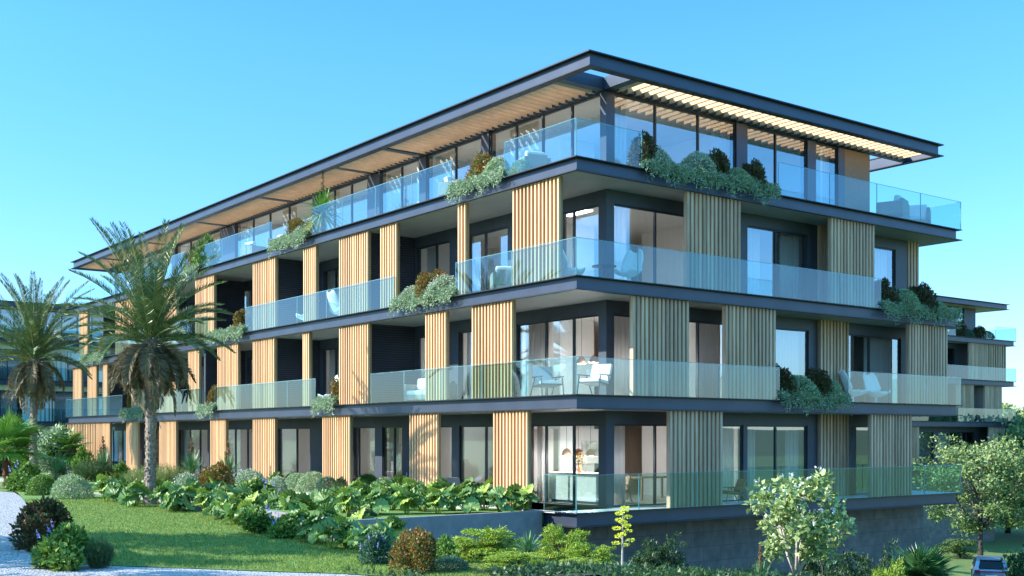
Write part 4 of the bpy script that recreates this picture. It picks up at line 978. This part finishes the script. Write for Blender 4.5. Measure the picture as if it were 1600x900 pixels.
for px, Z, tp, s_, rz, l_ in [(1630, 40, 846, .9, 0, 'dark leafy bush hiding the front of the parked car'), (1655, 42, 812, 1.25, 2, 'dark leafy bush at the lower right picture corner'), (1500, 78, 842, 1.0, 1, 'small bush left behind the parked car')]:
    l6, Z6 = at_depth(px, Z); hh = CZ-(tp-YH)*Z6/F_PX-l6[2]; place(tc_, l6, rz, (s_, s_, hh/3.4), l_, 'dark bushes by the parked car')
# trees to the left of the picture whose shade falls on the lawn
ts = tree('broadleaf_tree', 8.0, 3.2, 5.4, 2.4, 50, 5200, .3, .2, 'lf_tree', 'darkbark', 41, tr=.2, forks=4); ts['category'] = 'tree'
for x, y, s_, l_ in [(-18.0, 6.4, .98, 'tree outside the left picture edge shading the lawn'), (-21.5, .6, .85, 'tree outside the lower left corner shading the path')]:
    place(ts, (x, y, zt(x, y)), x, s_, l_, 'trees left of the lawn')
# ------------------------------------------------------------------ balcony planting
def trough(P, s0, s1, z):
    mb = MB(); mb.box(P(s0, .08, z+.001), P(s1, .55, z+.06)); return tag(mb.build('planter_soil', 'soil', bld))
def Ppt(side, s, d, z): return (d, s, z) if side == 'L' else (s, d, z)
BP = 'shrubs in the balcony planters'; BT = 'trailing plants hanging over the slab edges'
lvl = {1: 'first floor', 2: 'second floor', 3: 'top floor'}; sdn = {'L': 'sunny left facade', 'R': 'shaded right facade'}
def planter(side, k, s0, s1, shrubs, where, mat='lf_mint', hang=.42):
    z = k*H; trough(PL if side == 'L' else PR, s0, s1, z)
    L = abs(s1-s0)
    t = trailing('trailing_plant', L, int(s0*10)+k, hang=hang, mat=mat)
    if side == 'L': t.rotation_euler = (0, 0, R_(-90)); t.location = (.0, max(s0, s1), z+.02)   # +X runs to -Y, hangs towards -X
    else: t.location = (min(s0, s1), .0, z+.02)
    tag(t, f'grey green trailing plant {where}', 'trailing plant', BT)
    for kind, s, r, h, l_ in shrubs:
        pr, r0, h0 = P_[kind]; place(pr, Ppt(side, s, .34+.1*r, z+.03), rng.uniform(0, 6), (r/r0*1.12, r/r0*1.12, (h*(.9 if side == 'L' else 1.0) if h > .9 else h)/h0), f'{l_} {where}', BP)
yb = blade_rosette('yucca', 90, .80, .07, 'lf_fan', -15, 85, .0, .25, 6, stalk=1.2, dead='lf_yuccay', trunk=.75); yb['category'] = 'yucca'
planter('L', 3, 5.99, 3.27, [('photinia', 4.75, .52, 1.15, 'red tinted shrub'), ('cushion', 4.1, .42, .72, 'pale cushion shrub'), ('cushion', 5.1, .34, .55, 'small pale cushion shrub'), ('cushion', 2.85, .32, .42, 'low green cushion behind the glass')], 'nearest the roof corner on the sunny top floor edge')
planter('L', 3, 18.78, 15.6, [('photinia', 17.0, .55, 1.0, 'red tinted shrub'), ('white', 16.6, .45, .55, 'pale cushion shrub'), ('white', 17.9, .4, .4, 'low pale cushion shrub')], 'beside the tall yucca on the sunny top floor edge')
place(yb, (.45, 15.25, 3*H), 0, 1.25, 'tall yucca with dry flower stalk on the top floor of the sunny facade')
planter('L', 3, 27.97, 26.2, [('photinia', 27.2, .5, 1.1, 'red tinted shrub'), ('leafy', 26.2, .6, 1.6, 'tall fresh green shrub')], 'behind the top of the tall date palm')
planter('L', 2, 9.43, 5.78, [('photinia', 7.6, .58, 1.12, 'red tinted shrub'), ('white', 8.7, .5, .55, 'pale cushion shrub'), ('white', 6.9, .58, .68, 'larger pale cushion shrub')], 'on the second floor edge near the corner')
planter('L', 2, 25.31, 21.32, [('photinia', 22.2, .5, 1.15, 'red tinted shrub'), ('cushion', 23.3, .4, .4, 'pale cushion shrub')], 'on the second floor edge right of the tall palm')
planter('L', 2, 43.57, 39.56, [('photinia', 40.6, .55, 1.2, 'red tinted shrub'), ('cushion', 42, .4, .5, 'pale cushion shrub')], 'on the second floor edge between the two palms')
planter('L', 1, 15.05, 13.45, [('photinia', 13.75, .42, 1.15, 'red and green shrub')], 'on the first floor edge beside the fourth screen')
planter('L', 1, 26.2, 24.52, [('photinia', 25.0, .45, 1.3, 'yellow and red shrub')], 'on the first floor edge right of the tall palm trunk')
planter('L', 1, 36.83, 33.3, [('photinia', 35.9, .42, 1.25, 'yellow green shrub')], 'on the first floor edge left of the tall palm trunk')
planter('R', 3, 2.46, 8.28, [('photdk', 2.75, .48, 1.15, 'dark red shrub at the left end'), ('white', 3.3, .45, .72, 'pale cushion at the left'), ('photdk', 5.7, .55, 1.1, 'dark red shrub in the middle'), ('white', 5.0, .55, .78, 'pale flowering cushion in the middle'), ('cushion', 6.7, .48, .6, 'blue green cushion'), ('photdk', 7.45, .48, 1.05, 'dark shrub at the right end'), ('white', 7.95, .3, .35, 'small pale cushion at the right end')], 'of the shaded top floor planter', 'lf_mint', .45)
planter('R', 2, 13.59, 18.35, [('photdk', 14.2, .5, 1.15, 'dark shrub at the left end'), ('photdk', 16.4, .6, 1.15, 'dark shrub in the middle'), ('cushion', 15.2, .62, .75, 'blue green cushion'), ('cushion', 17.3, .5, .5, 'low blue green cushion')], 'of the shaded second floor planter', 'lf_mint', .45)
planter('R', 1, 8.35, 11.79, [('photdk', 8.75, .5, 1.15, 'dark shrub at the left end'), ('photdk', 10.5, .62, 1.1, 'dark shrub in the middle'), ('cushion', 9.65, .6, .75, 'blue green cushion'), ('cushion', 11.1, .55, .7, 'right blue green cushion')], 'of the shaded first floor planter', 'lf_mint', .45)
BX, BY = 66.7-18.5, 24.8
for k, lst in {3: [(10.8, 'photdk', .8, 1.2, 'dark shrub left'), (12.0, 'cushdk', .6, .6, 'green cushion left'), (13.6, 'photdk', .7, 1.0, 'dark shrub right'), (14.6, 'cushdk', .7, .6, 'green cushion right')], 1: [(7.2, 'cushdk', .7, .8, 'green cushion left'), (8.7, 'cushdk', .7, .8, 'green cushion middle'), (9.7, 'darkball', .6, .9, 'dark shrub right')]}.items():
    for s, kind, r, h, l_ in lst:
        pr, r0, h0 = P_[kind]; place(pr, (BX+s, BY+.4, k*H-.03), rng.uniform(0, 6), (r/r0, r/r0, h/h0), f'{l_} on the {lvl[k]} planter of the right distant building', 'shrubs on the distant balconies')
# ------------------------------------------------------------------ furniture
def rot(ax, a): return Matrix.Rotation(R_(a), 3, ax)
def woven_armchair(name='woven_armchair', w=.85):
    o = empty(name); mb = MB(); d = .80
    mb.box((-w/2, -d/2, .06), (w/2, d/2, .22)); mb.build('seat_base', 'weave', o, bevel=.02)
    for sx in (-1, 1):
        mb = MB(); mb.box((sx*w/2, -d/2, .04), (sx*(w/2-.11), d/2, .60)); mb.build('armrest', 'weave', o, bevel=.02)
    mb = MB(); mb.box((-w/2+.11, d/2-.12, .22), (w/2-.11, d/2, .68)); mb.build('backrest', 'weave', o, bevel=.02)
    mb = MB(); mb.box((-w/2+.12, -d/2, .22), (w/2-.12, d/2-.13, .38)); mb.build('seat_cushion', 'cushion', o, bevel=.04)
    mb = MB(); mb.box((-w/2+.12, d/2-.32, .385), (w/2-.12, d/2-.14, .80), rot('X', -10)); mb.build('back_cushion', 'cushion', o, bevel=.05)
    return tag(o, cat='armchair')
def shell_chair():
    o = empty('shell_chair'); n, m = 18, 12; vs = []
    for i in range(n+1):
        u = i/n
        for j in range(m+1):
            v = j/m*2-1; w = .38*(1-.25*u)*(1-.0*u)
            if u < .45: y = -.40+u/.45*.55; z = .36-.10*math.sin(u/.45*math.pi*.8)
            else: q = (u-.45)/.55; y = .15+.28*q; z = .30+.72*q
            edge = .16*(v*v)*(1-.55*u)*(1.3 if u > .2 else .7); ww = w*math.sqrt(max(0, 1-max(0, (u-.8)/.2)**2*.75))*math.sqrt(max(.25, min(1, (u+.08)/.18)))
            vs.append((v*ww, y-(.10*v*v if u > .45 else 0), z+edge))
    mb = MB(); mb.add(vs, [(i*(m+1)+j, i*(m+1)+j+1, (i+1)*(m+1)+j+1, (i+1)*(m+1)+j) for i in range(n) for j in range(m)])
    s_ = mb.build('seat_shell', 'cushion', o, smooth=True); md = s_.modifiers.new('thick', 'SOLIDIFY'); md.thickness = .05
    mb = MB(); mb.tube([(0, 0, 0), (0, 0, .28)], [.05, .04], 8); mb.tube([(0, 0, 0), (0, 0, .03)], [.27, .22], 20); mb.build('pedestal', 'white', o)
    return tag(o, cat='chair')
def lounge_chair(wood='walnut', fab='cushion', name='lounge_chair'):
    o = empty(name); w = .34
    mb = MB(); mb.box((-w+.03, -.34, .36), (w-.03, .28, .46), rot('X', -6)); mb.build('seat_cushion', fab, o, bevel=.03)
    mb = MB(); mb.box((-w+.03, .22, .42), (w-.03, .33, .95), rot('X', -22), (0, .27, .42)); mb.build('back_cushion', fab, o, bevel=.03)
    mb = MB(); mb.box((-w, -.33, .325), (w, .30, .355), rot('X', -6)); mb.build('seat_frame', wood, o)
    for sx in (-w, w):
        mb = MB(); mb.tube([(sx, -.42, 0), (sx, -.30, .56)], [.018, .02], 6); mb.tube([(sx, .50, 0), (sx, .24, .40), (sx, .12, .60)], [.018, .02, .018], 6); mb.build('leg', wood, o)
        mb = MB(); mb.box((sx-.03, -.36, .575), (sx+.03, .30, .605)); mb.build('armrest', wood, o, bevel=.008)
    return tag(o, cat='chair')
def round_table(name='round_table', r=.35, h=.5, mat='black'):
    o = empty(name); mb = MB(); mb.tube([(0, 0, h-.025), (0, 0, h)], [r, r], 32); mb.build('table_top', mat, o)
    mb = MB(); mb.tube([(0, 0, .02), (0, 0, h-.025)], [.03, .03], 10); mb.tube([(0, 0, 0), (0, 0, .02)], [r*.6, r*.6], 24); mb.build('pedestal', mat, o); return tag(o, cat='table')
ac = woven_armchair(); sofa = woven_armchair('woven_sofa', 1.75); sofa['category'] = 'sofa'; sc_ = shell_chair(); lc = lounge_chair(); lt = lounge_chair('tan', 'tan'); tb_ = round_table()
AG = 'white cushioned woven armchairs on the balconies'; SG = 'white shell chairs on the balconies'
place(ac, (.95, 3.1, 3*H), R_(165), 1, 'white cushioned armchair on the top floor balcony left of the corner', AG)
place(ac, (.95, 7.1, 3*H), R_(20), 1, 'woven armchair with its back to the railing on the top floor left of the planter', AG)
place(ac, (1.0, 20.0, 3*H), R_(-70), 1, 'white armchair on the top floor left of the tall yucca', AG)
place(ac, (1.0, 22.6, 3*H), R_(100), 1, 'second armchair from the tall yucca on the top floor', AG)
place(ac, (15.3, .75, 3*H), R_(200), 1.15, 'armchair seen from behind on the top floor right corner balcony', AG)
place(ac, (16.9, .85, 3*H), R_(-60), 1.1, 'armchair with lit white cushion at the far right of the top floor', AG)
place(ac, (.95, 4.45, 2*H), R_(150), 1, 'armchair behind the glass of the second floor left of the wide screen', AG)
place(sofa, (.95, 8.6, H), R_(-78), 1, 'white cushioned woven sofa behind the first floor glass'); sofa['category'] = 'sofa'
place(sc_, (1.15, 1.7, 2*H), R_(70), 1, 'white shell chair left of the black table at the second floor corner', SG)
place(sc_, (2.6, .7, 2*H), R_(-70), .95, 'white shell chair right of the black table at the second floor corner', SG)
place(tb_, (1.85, .95, 2*H), 0, 1, 'black round table between two white shell chairs', 'small round balcony tables')
place(tb_, (2.0, 19.2, H), 0, .8, 'small black table deep in the first floor balcony', 'small round balcony tables')
place(sc_, (13.0, .75, H), R_(50), 1, 'left white shell chair behind the right first floor glass', SG)
place(sc_, (14.3, .75, H), R_(-10), 1, 'right white shell chair behind the right first floor glass', SG)
place(sc_, (.9, 14.2, H), R_(60), 1, 'white shell chair behind the narrow planter on the first floor', SG)
place(sc_, (.9, 15.6, H), R_(-120), 1, 'white shell chair left of the slim screen on the first floor', SG)
place(sc_, (.9, 20.9, H), R_(-120), 1, 'white shell chair by the wide first floor screen', SG)
place(sc_, (.9, 14.9, 2*H), R_(100), 1, 'white shell chair on the second floor behind the blue glass', SG)
place(sc_, (.9, 17.4, 2*H), R_(-120), 1, 'white shell chair left of the slender second floor screen', SG)
LG = 'wooden lounge chairs on the first floor corner'
place(lc, (1.15, 2.65, H), R_(-15), 1, 'left wooden lounge chair with striped light on its white back', LG)
place(lc, (1.5, .95, H), R_(-70), 1, 'right wooden lounge chair seen from the side at the corner', LG)
place(lt, (4.2, 3.0, 0), R_(-70), .9, 'tan chair inside the ground floor corner room', 'tan chairs on the ground floor')
place(lt, (6.9, .72, 0), R_(-110), .8, 'brown folding style chair on the ground floor balcony', 'tan chairs on the ground floor')
place(sofa, (1.15, 8.0, 0), R_(0), .85, 'woven grey sofa on the ground floor terrace behind the giant leaves', 'woven sofas on the terraces')
place(sofa, (1.0, 15.2, 0), R_(-70), .85, 'white cushioned seat on the ground floor terrace beside the second screen', 'woven sofas on the terraces')
# interior pieces
def pendant(loc, drop, label, group):
    o = empty('pendant_lamp', loc); mb = MB(); mb.tube([(0, 0, 0), (0, 0, -drop)], .006, 6); mb.tube([(0, 0, -.02), (0, 0, -.0)], [.05, .05], 12); mb.build('cord', 'black', o)
    mb = MB(); pr = [(.03, 0), (.10, -.05), (.145, -.14), (.155, -.22)]
    mb.tube([(0, 0, -drop+z) for _, z in pr], [r for r, _ in pr], 20, caps=False); s_ = mb.build('lamp_shade', 'copper', o, smooth=True); s_.modifiers.new('thick', 'SOLIDIFY').thickness = .008
    li = bpy.data.lights.new('bulb', 'POINT'); li.energy = 45; li.shadow_soft_size = .05; li.color = (.98, .97, .95); lo = bpy.data.objects.new('bulb', li); COL.objects.link(lo); lo.parent = o; lo.location = (0, 0, -drop-.26)
    return tag(o, label, 'lamp', group)
lm, lnt, lb = new_mat('lit_diffuser'); lb.inputs['Base Color'].default_value = (.9, .9, .9, 1); lb.inputs['Emission Color'].default_value = (1, .96, .90, 1); lb.inputs['Emission Strength'].default_value = 5; M['lit'] = lm
room = {9: 'room behind the second and third screens', 15.3: 'room left of the fourth screen', 22.5: 'room behind the clipped balls', 30: 'room right of the tall palm trunk'}
panels = [(3.6, 2.6, 2, 'lit white ceiling panel on the right in the second floor corner room'), (3.6, 4.4, 2, 'lit white ceiling panel on the left in the second floor corner room')]
panels += [(4.3, y, k, f'added unseen fill light panel in the {"ground" if k == 0 else "first"} floor {r_}') for k in (0, 1) for y, r_ in room.items()]  # unseen panels added to brighten the rooms behind the left facade
for x, y, k, l_ in panels:
    o = empty('ceiling_and_fill_light', (x, y, (k+1)*H-ST-.02)); mb = MB(); mb.box((-.35, -.55, -.03), (.35, .55, 0)); mb.build('diffuser', 'lit', o); mb = MB(); mb.box((-.37, -.57, -.025), (-.351, .57, 0)); mb.box((.351, -.57, -.025), (.37, .57, 0)); mb.build('rim', 'white', o); tag(o, l_, 'ceiling light', 'ceiling light panels')
for i, (x, y, l_) in enumerate([(3.3, 4.35, 'left copper dome lamp over the kitchen island'), (3.3, 3.78, 'middle copper dome lamp over the kitchen island'), (3.3, 3.2, 'right copper dome lamp over the kitchen island')]):
    pendant((x, y, H-ST-.01), 1.12, l_, 'copper pendant lamps')
for x, y, l_ in [(3.4, 3.75, 'left copper lamp in the first floor corner room'), (3.4, 3.15, 'right copper lamp in the first floor corner room')]: pendant((x, y, 2*H-ST-.01), 1.45, l_, 'copper pendant lamps')
o = empty('kitchen_island', (3.3, 3.4, 0)); mb = MB(); mb.box((-.4, -1.35, .08), (.4, 1.35, .88)); mb.build('cabinet', 'white', o, bevel=.005); mb = MB(); mb.box((-.45, -1.42, .882), (.45, 1.42, .93)); mb.build('worktop', 'deck', o, bevel=.005); mb = MB(); mb.box((-.34, -1.3, 0), (.34, 1.3, .079)); mb.build('plinth', 'dark', o)
tag(o, 'white kitchen island behind the ground floor corner window', 'kitchen island')
o = empty('flower_vase', (3.2, 3.6, .93)); mb = MB(); mb.tube([(0, 0, 0), (0, 0, .06), (0, 0, .2), (0, 0, .24)], [.05, .08, .05, .055], 14); mb.build('vase', 'copper', o, smooth=True)
P, u = dome_points(260, .24, .34, .3, .5); P[:, 2] += .28; link('blossoms', mesh_from_quads('blossoms', [leaf_quads(P, u+rdir(260)*.6, rdir(260), np.full(260, .07), np.full(260, .03), 0)], ['lf_redd']), o); tag(o, 'vase of dark flowers on the kitchen island', 'vase')
o = empty('fruit_bowl', (3.2, 2.35, .93)); mb = MB(); mb.tube([(0, 0, 0), (0, 0, .03), (0, 0, .12)], [.06, .10, .20], 18, caps=False); mb.build('bowl', 'black', o, smooth=True); mb = MB()
for i in range(6): mb.tube([(.07*math.cos(i), .07*math.sin(i), .04+.001*i), (.07*math.cos(i), .07*math.sin(i), .08), (.07*math.cos(i), .07*math.sin(i), .12)], [.02, .045, .02], 8)
mb.build('fruit', 'fl_yellow', o); tag(o, 'dark bowl of fruit on the right end of the kitchen island', 'bowl')
o = empty('wall_picture', (5.5, 5.55, 1.15)); mb = MB(); mb.box((-.8, -.03, 0), (.8, 0, 1.15)); mb.build('canvas', 'white', o); mb = MB(); mb.box((-.6, -.034, .25), (.65, -.031, .75)); mb.build('artwork', 'picture', o); tag(o, 'large pale picture with dark ink strokes on the ground floor back wall', 'picture')
o = empty('dining_table', (6.3, 3.6, 0)); mb = MB(); mb.box((-.9, -.45, .71), (.9, .45, .75)); mb.build('table_top', 'inwood', o, bevel=.005)
for sx in (-.8, .8):
    for sy in (-.36, .36): mb = MB(); mb.box((sx-.03, sy-.03, 0), (sx+.03, sy+.03, .709)); mb.build('leg', 'inwood', o)
tag(o, 'light wood dining table behind the right ground floor corner window', 'table')
# car
def car(loc, rz):
    o = empty('parked_car', loc, rz); pr = [(-2.15, .42), (-2.2, .62), (-2.17, .92), (-2.05, 1.05), (-1.72, 1.46), (-1.2, 1.60), (-.2, 1.62), (.45, 1.50), (1.05, 1.06), (1.9, .93), (2.15, .74), (2.2, .45), (2.1, .28), (-2.1, .28)]
    n = len(pr); secs = []; ys = [-.90, -.84, -.55, 0, .55, .84, .90]
    vs = []
    for y in ys:
        a = abs(y)/.9
        for x, z in pr:
            tum = max(0, (z-.95)/.65); yy = y*(1-.20*tum); pinch = .12*a**4
            vs.append((x*(1-pinch*.5), yy, z-(.03*a**4 if z > .9 else 0)))
    mb = MB(); fs = [(i*n+k, i*n+(k+1) % n, (i+1)*n+(k+1) % n, (i+1)*n+k) for i in range(len(ys)-1) for k in range(n)]; fs += [tuple(range(n-1, -1, -1)), tuple((len(ys)-1)*n+k for k in range(n))]
    mb.add(vs, fs); mb.build('body', 'carpaint', o, smooth=False, bevel=.03)
    mb = MB(); mb.add([(-2.06, -.66, 1.08), (-2.06, .66, 1.08), (-1.74, .56, 1.455), (-1.74, -.56, 1.455), (-2.075, -.66, 1.085), (-2.075, .66, 1.085), (-1.76, .56, 1.465), (-1.76, -.56, 1.465)], [(4, 5, 6, 7), (0, 4, 7, 3), (1, 2, 6, 5), (3, 7, 6, 2), (0, 1, 5, 4), (0, 3, 2, 1)]); mb.build('rear_window', 'carglass', o)
    for sy in (-1, 1):
        mb = MB(); q = [(-1.5, 1.08), (-1.25, 1.46), (-.3, 1.52), (.35, 1.42), (.85, 1.06)]
        def yy(z): return sy*(.905*(1-.20*max(0, (z-.95)/.65))+.004)
        mb.add([(x, yy(z), z) for x, z in q]+[(x, yy(z)-sy*.02, z) for x, z in q], [tuple(range(5)), tuple(range(9, 4, -1))]+[(i, (i+1) % 5, 5+(i+1) % 5, 5+i) for i in range(5)]); mb.build('side_window', 'carglass', o)
    mb = MB(); mb.box((-2.235, -.62, .90), (-2.18, .62, .955)); mb.box((-2.215, -.86, .88), (-1.98, -.60, .99)); mb.box((-2.215, .60, .88), (-1.98, .86, .99)); mb.build('tail_lamp', 'redlamp', o)
    mb = MB(); mb.box((-2.24, -.30, .60), (-2.2, .30, .74)); mb.build('number_plate', 'white', o); mb = MB(); mb.box((-2.24, -.75, .30), (-2.12, .75, .46)); mb.build('rear_bumper', 'black', o, bevel=.02)
    mb = MB(); mb.box((-1.80, -.58, 1.50), (-1.45, .58, 1.56)); mb.build('spoiler', 'carpaint', o, bevel=.015)
    for x in (-1.35, 1.35):
        for sy in (-1, 1):
            w_ = MB(); w_.tube([(x, sy*.70, .34), (x, sy*.92, .34)], [.34, .34], 28); wo = w_.build('wheel', 'rubber', o, bevel=.02); r_ = MB(); r_.tube([(x, sy*.915, .34), (x, sy*.928, .34)], [.22, .20], 18); r_.build('rim', 'rim', wo)
    return tag(o, 'silver blue hatchback with a red light bar parked under the tree at the lower right', 'car')
l7, Z7 = at_depth(1546, 64.6)
car((l7[0], l7[1], l7[2]+.02), R_(33))
# ------------------------------------------------------------------ grass blades on the lower lawn
Pg = []; n = 90000
ia = np.array([c[:2] for c in curveA]); 
def inside(x, y):
    poly = [tuple(c[:2]) for c in curveA]+[tuple(c) for c in curveB][::-1]; r = False; j = len(poly)-1
    for i in range(len(poly)):
        if (poly[i][1] > y) != (poly[j][1] > y) and x < (poly[j][0]-poly[i][0])*(y-poly[i][1])/(poly[j][1]-poly[i][1])+poly[i][0]: r = not r
        j = i
    return r
while len(Pg) < n:
    y = -8+26*rng.random()**1.6; x = rng.uniform(-16, -3)
    if inside(x, y): Pg.append((x, y, zt(x, y)+.02))
Pg = np.array(Pg); D = nrm(rng.normal(size=(n, 3))*.35+np.array([0, 0, 1])); 
g = link('grass', mesh_from_quads('grass', [leaf_quads(Pg, D, rdir(n), rng.uniform(.03, .07, n), np.full(n, .012), 0)], ['grass'])); tag(g, 'short mown grass of the lower lawn', 'grass', kind='stuff')
n = 60000; xg = rng.uniform(-10, 20, n); yg = rng.uniform(-12, 1.2, n); k_ = (np.sin(xg*1.3+yg)+np.sin(yg*2.1-xg*.7) > -.9); xg, yg = xg[k_], yg[k_]; n = len(xg)
Pg = np.array([(x, y, zt(x, y)+.03+.12*rng.random()) for x, y in zip(xg, yg) if not inside(x, y) and not (x < curveA[-1][0]+.3 and y < 0)]); n = len(Pg)
g = link('ground_cover', mesh_from_quads('ground_cover', [leaf_quads(Pg, rdir(n)+np.array([0, 0, .5]), rdir(n)+np.array([0, 0, .8]), rng.uniform(.06, .14, n), rng.uniform(.03, .07, n), .05)], ['lf_dark'])); tag(g, 'low leafy ground cover on the planting bed', 'ground cover', kind='stuff')
# drop prototypes that were never placed
for k_, (o_, _, _) in P_.items():
    if o_.name not in used:
        for c in list(o_.children): bpy.data.objects.remove(c)
        bpy.data.objects.remove(o_)
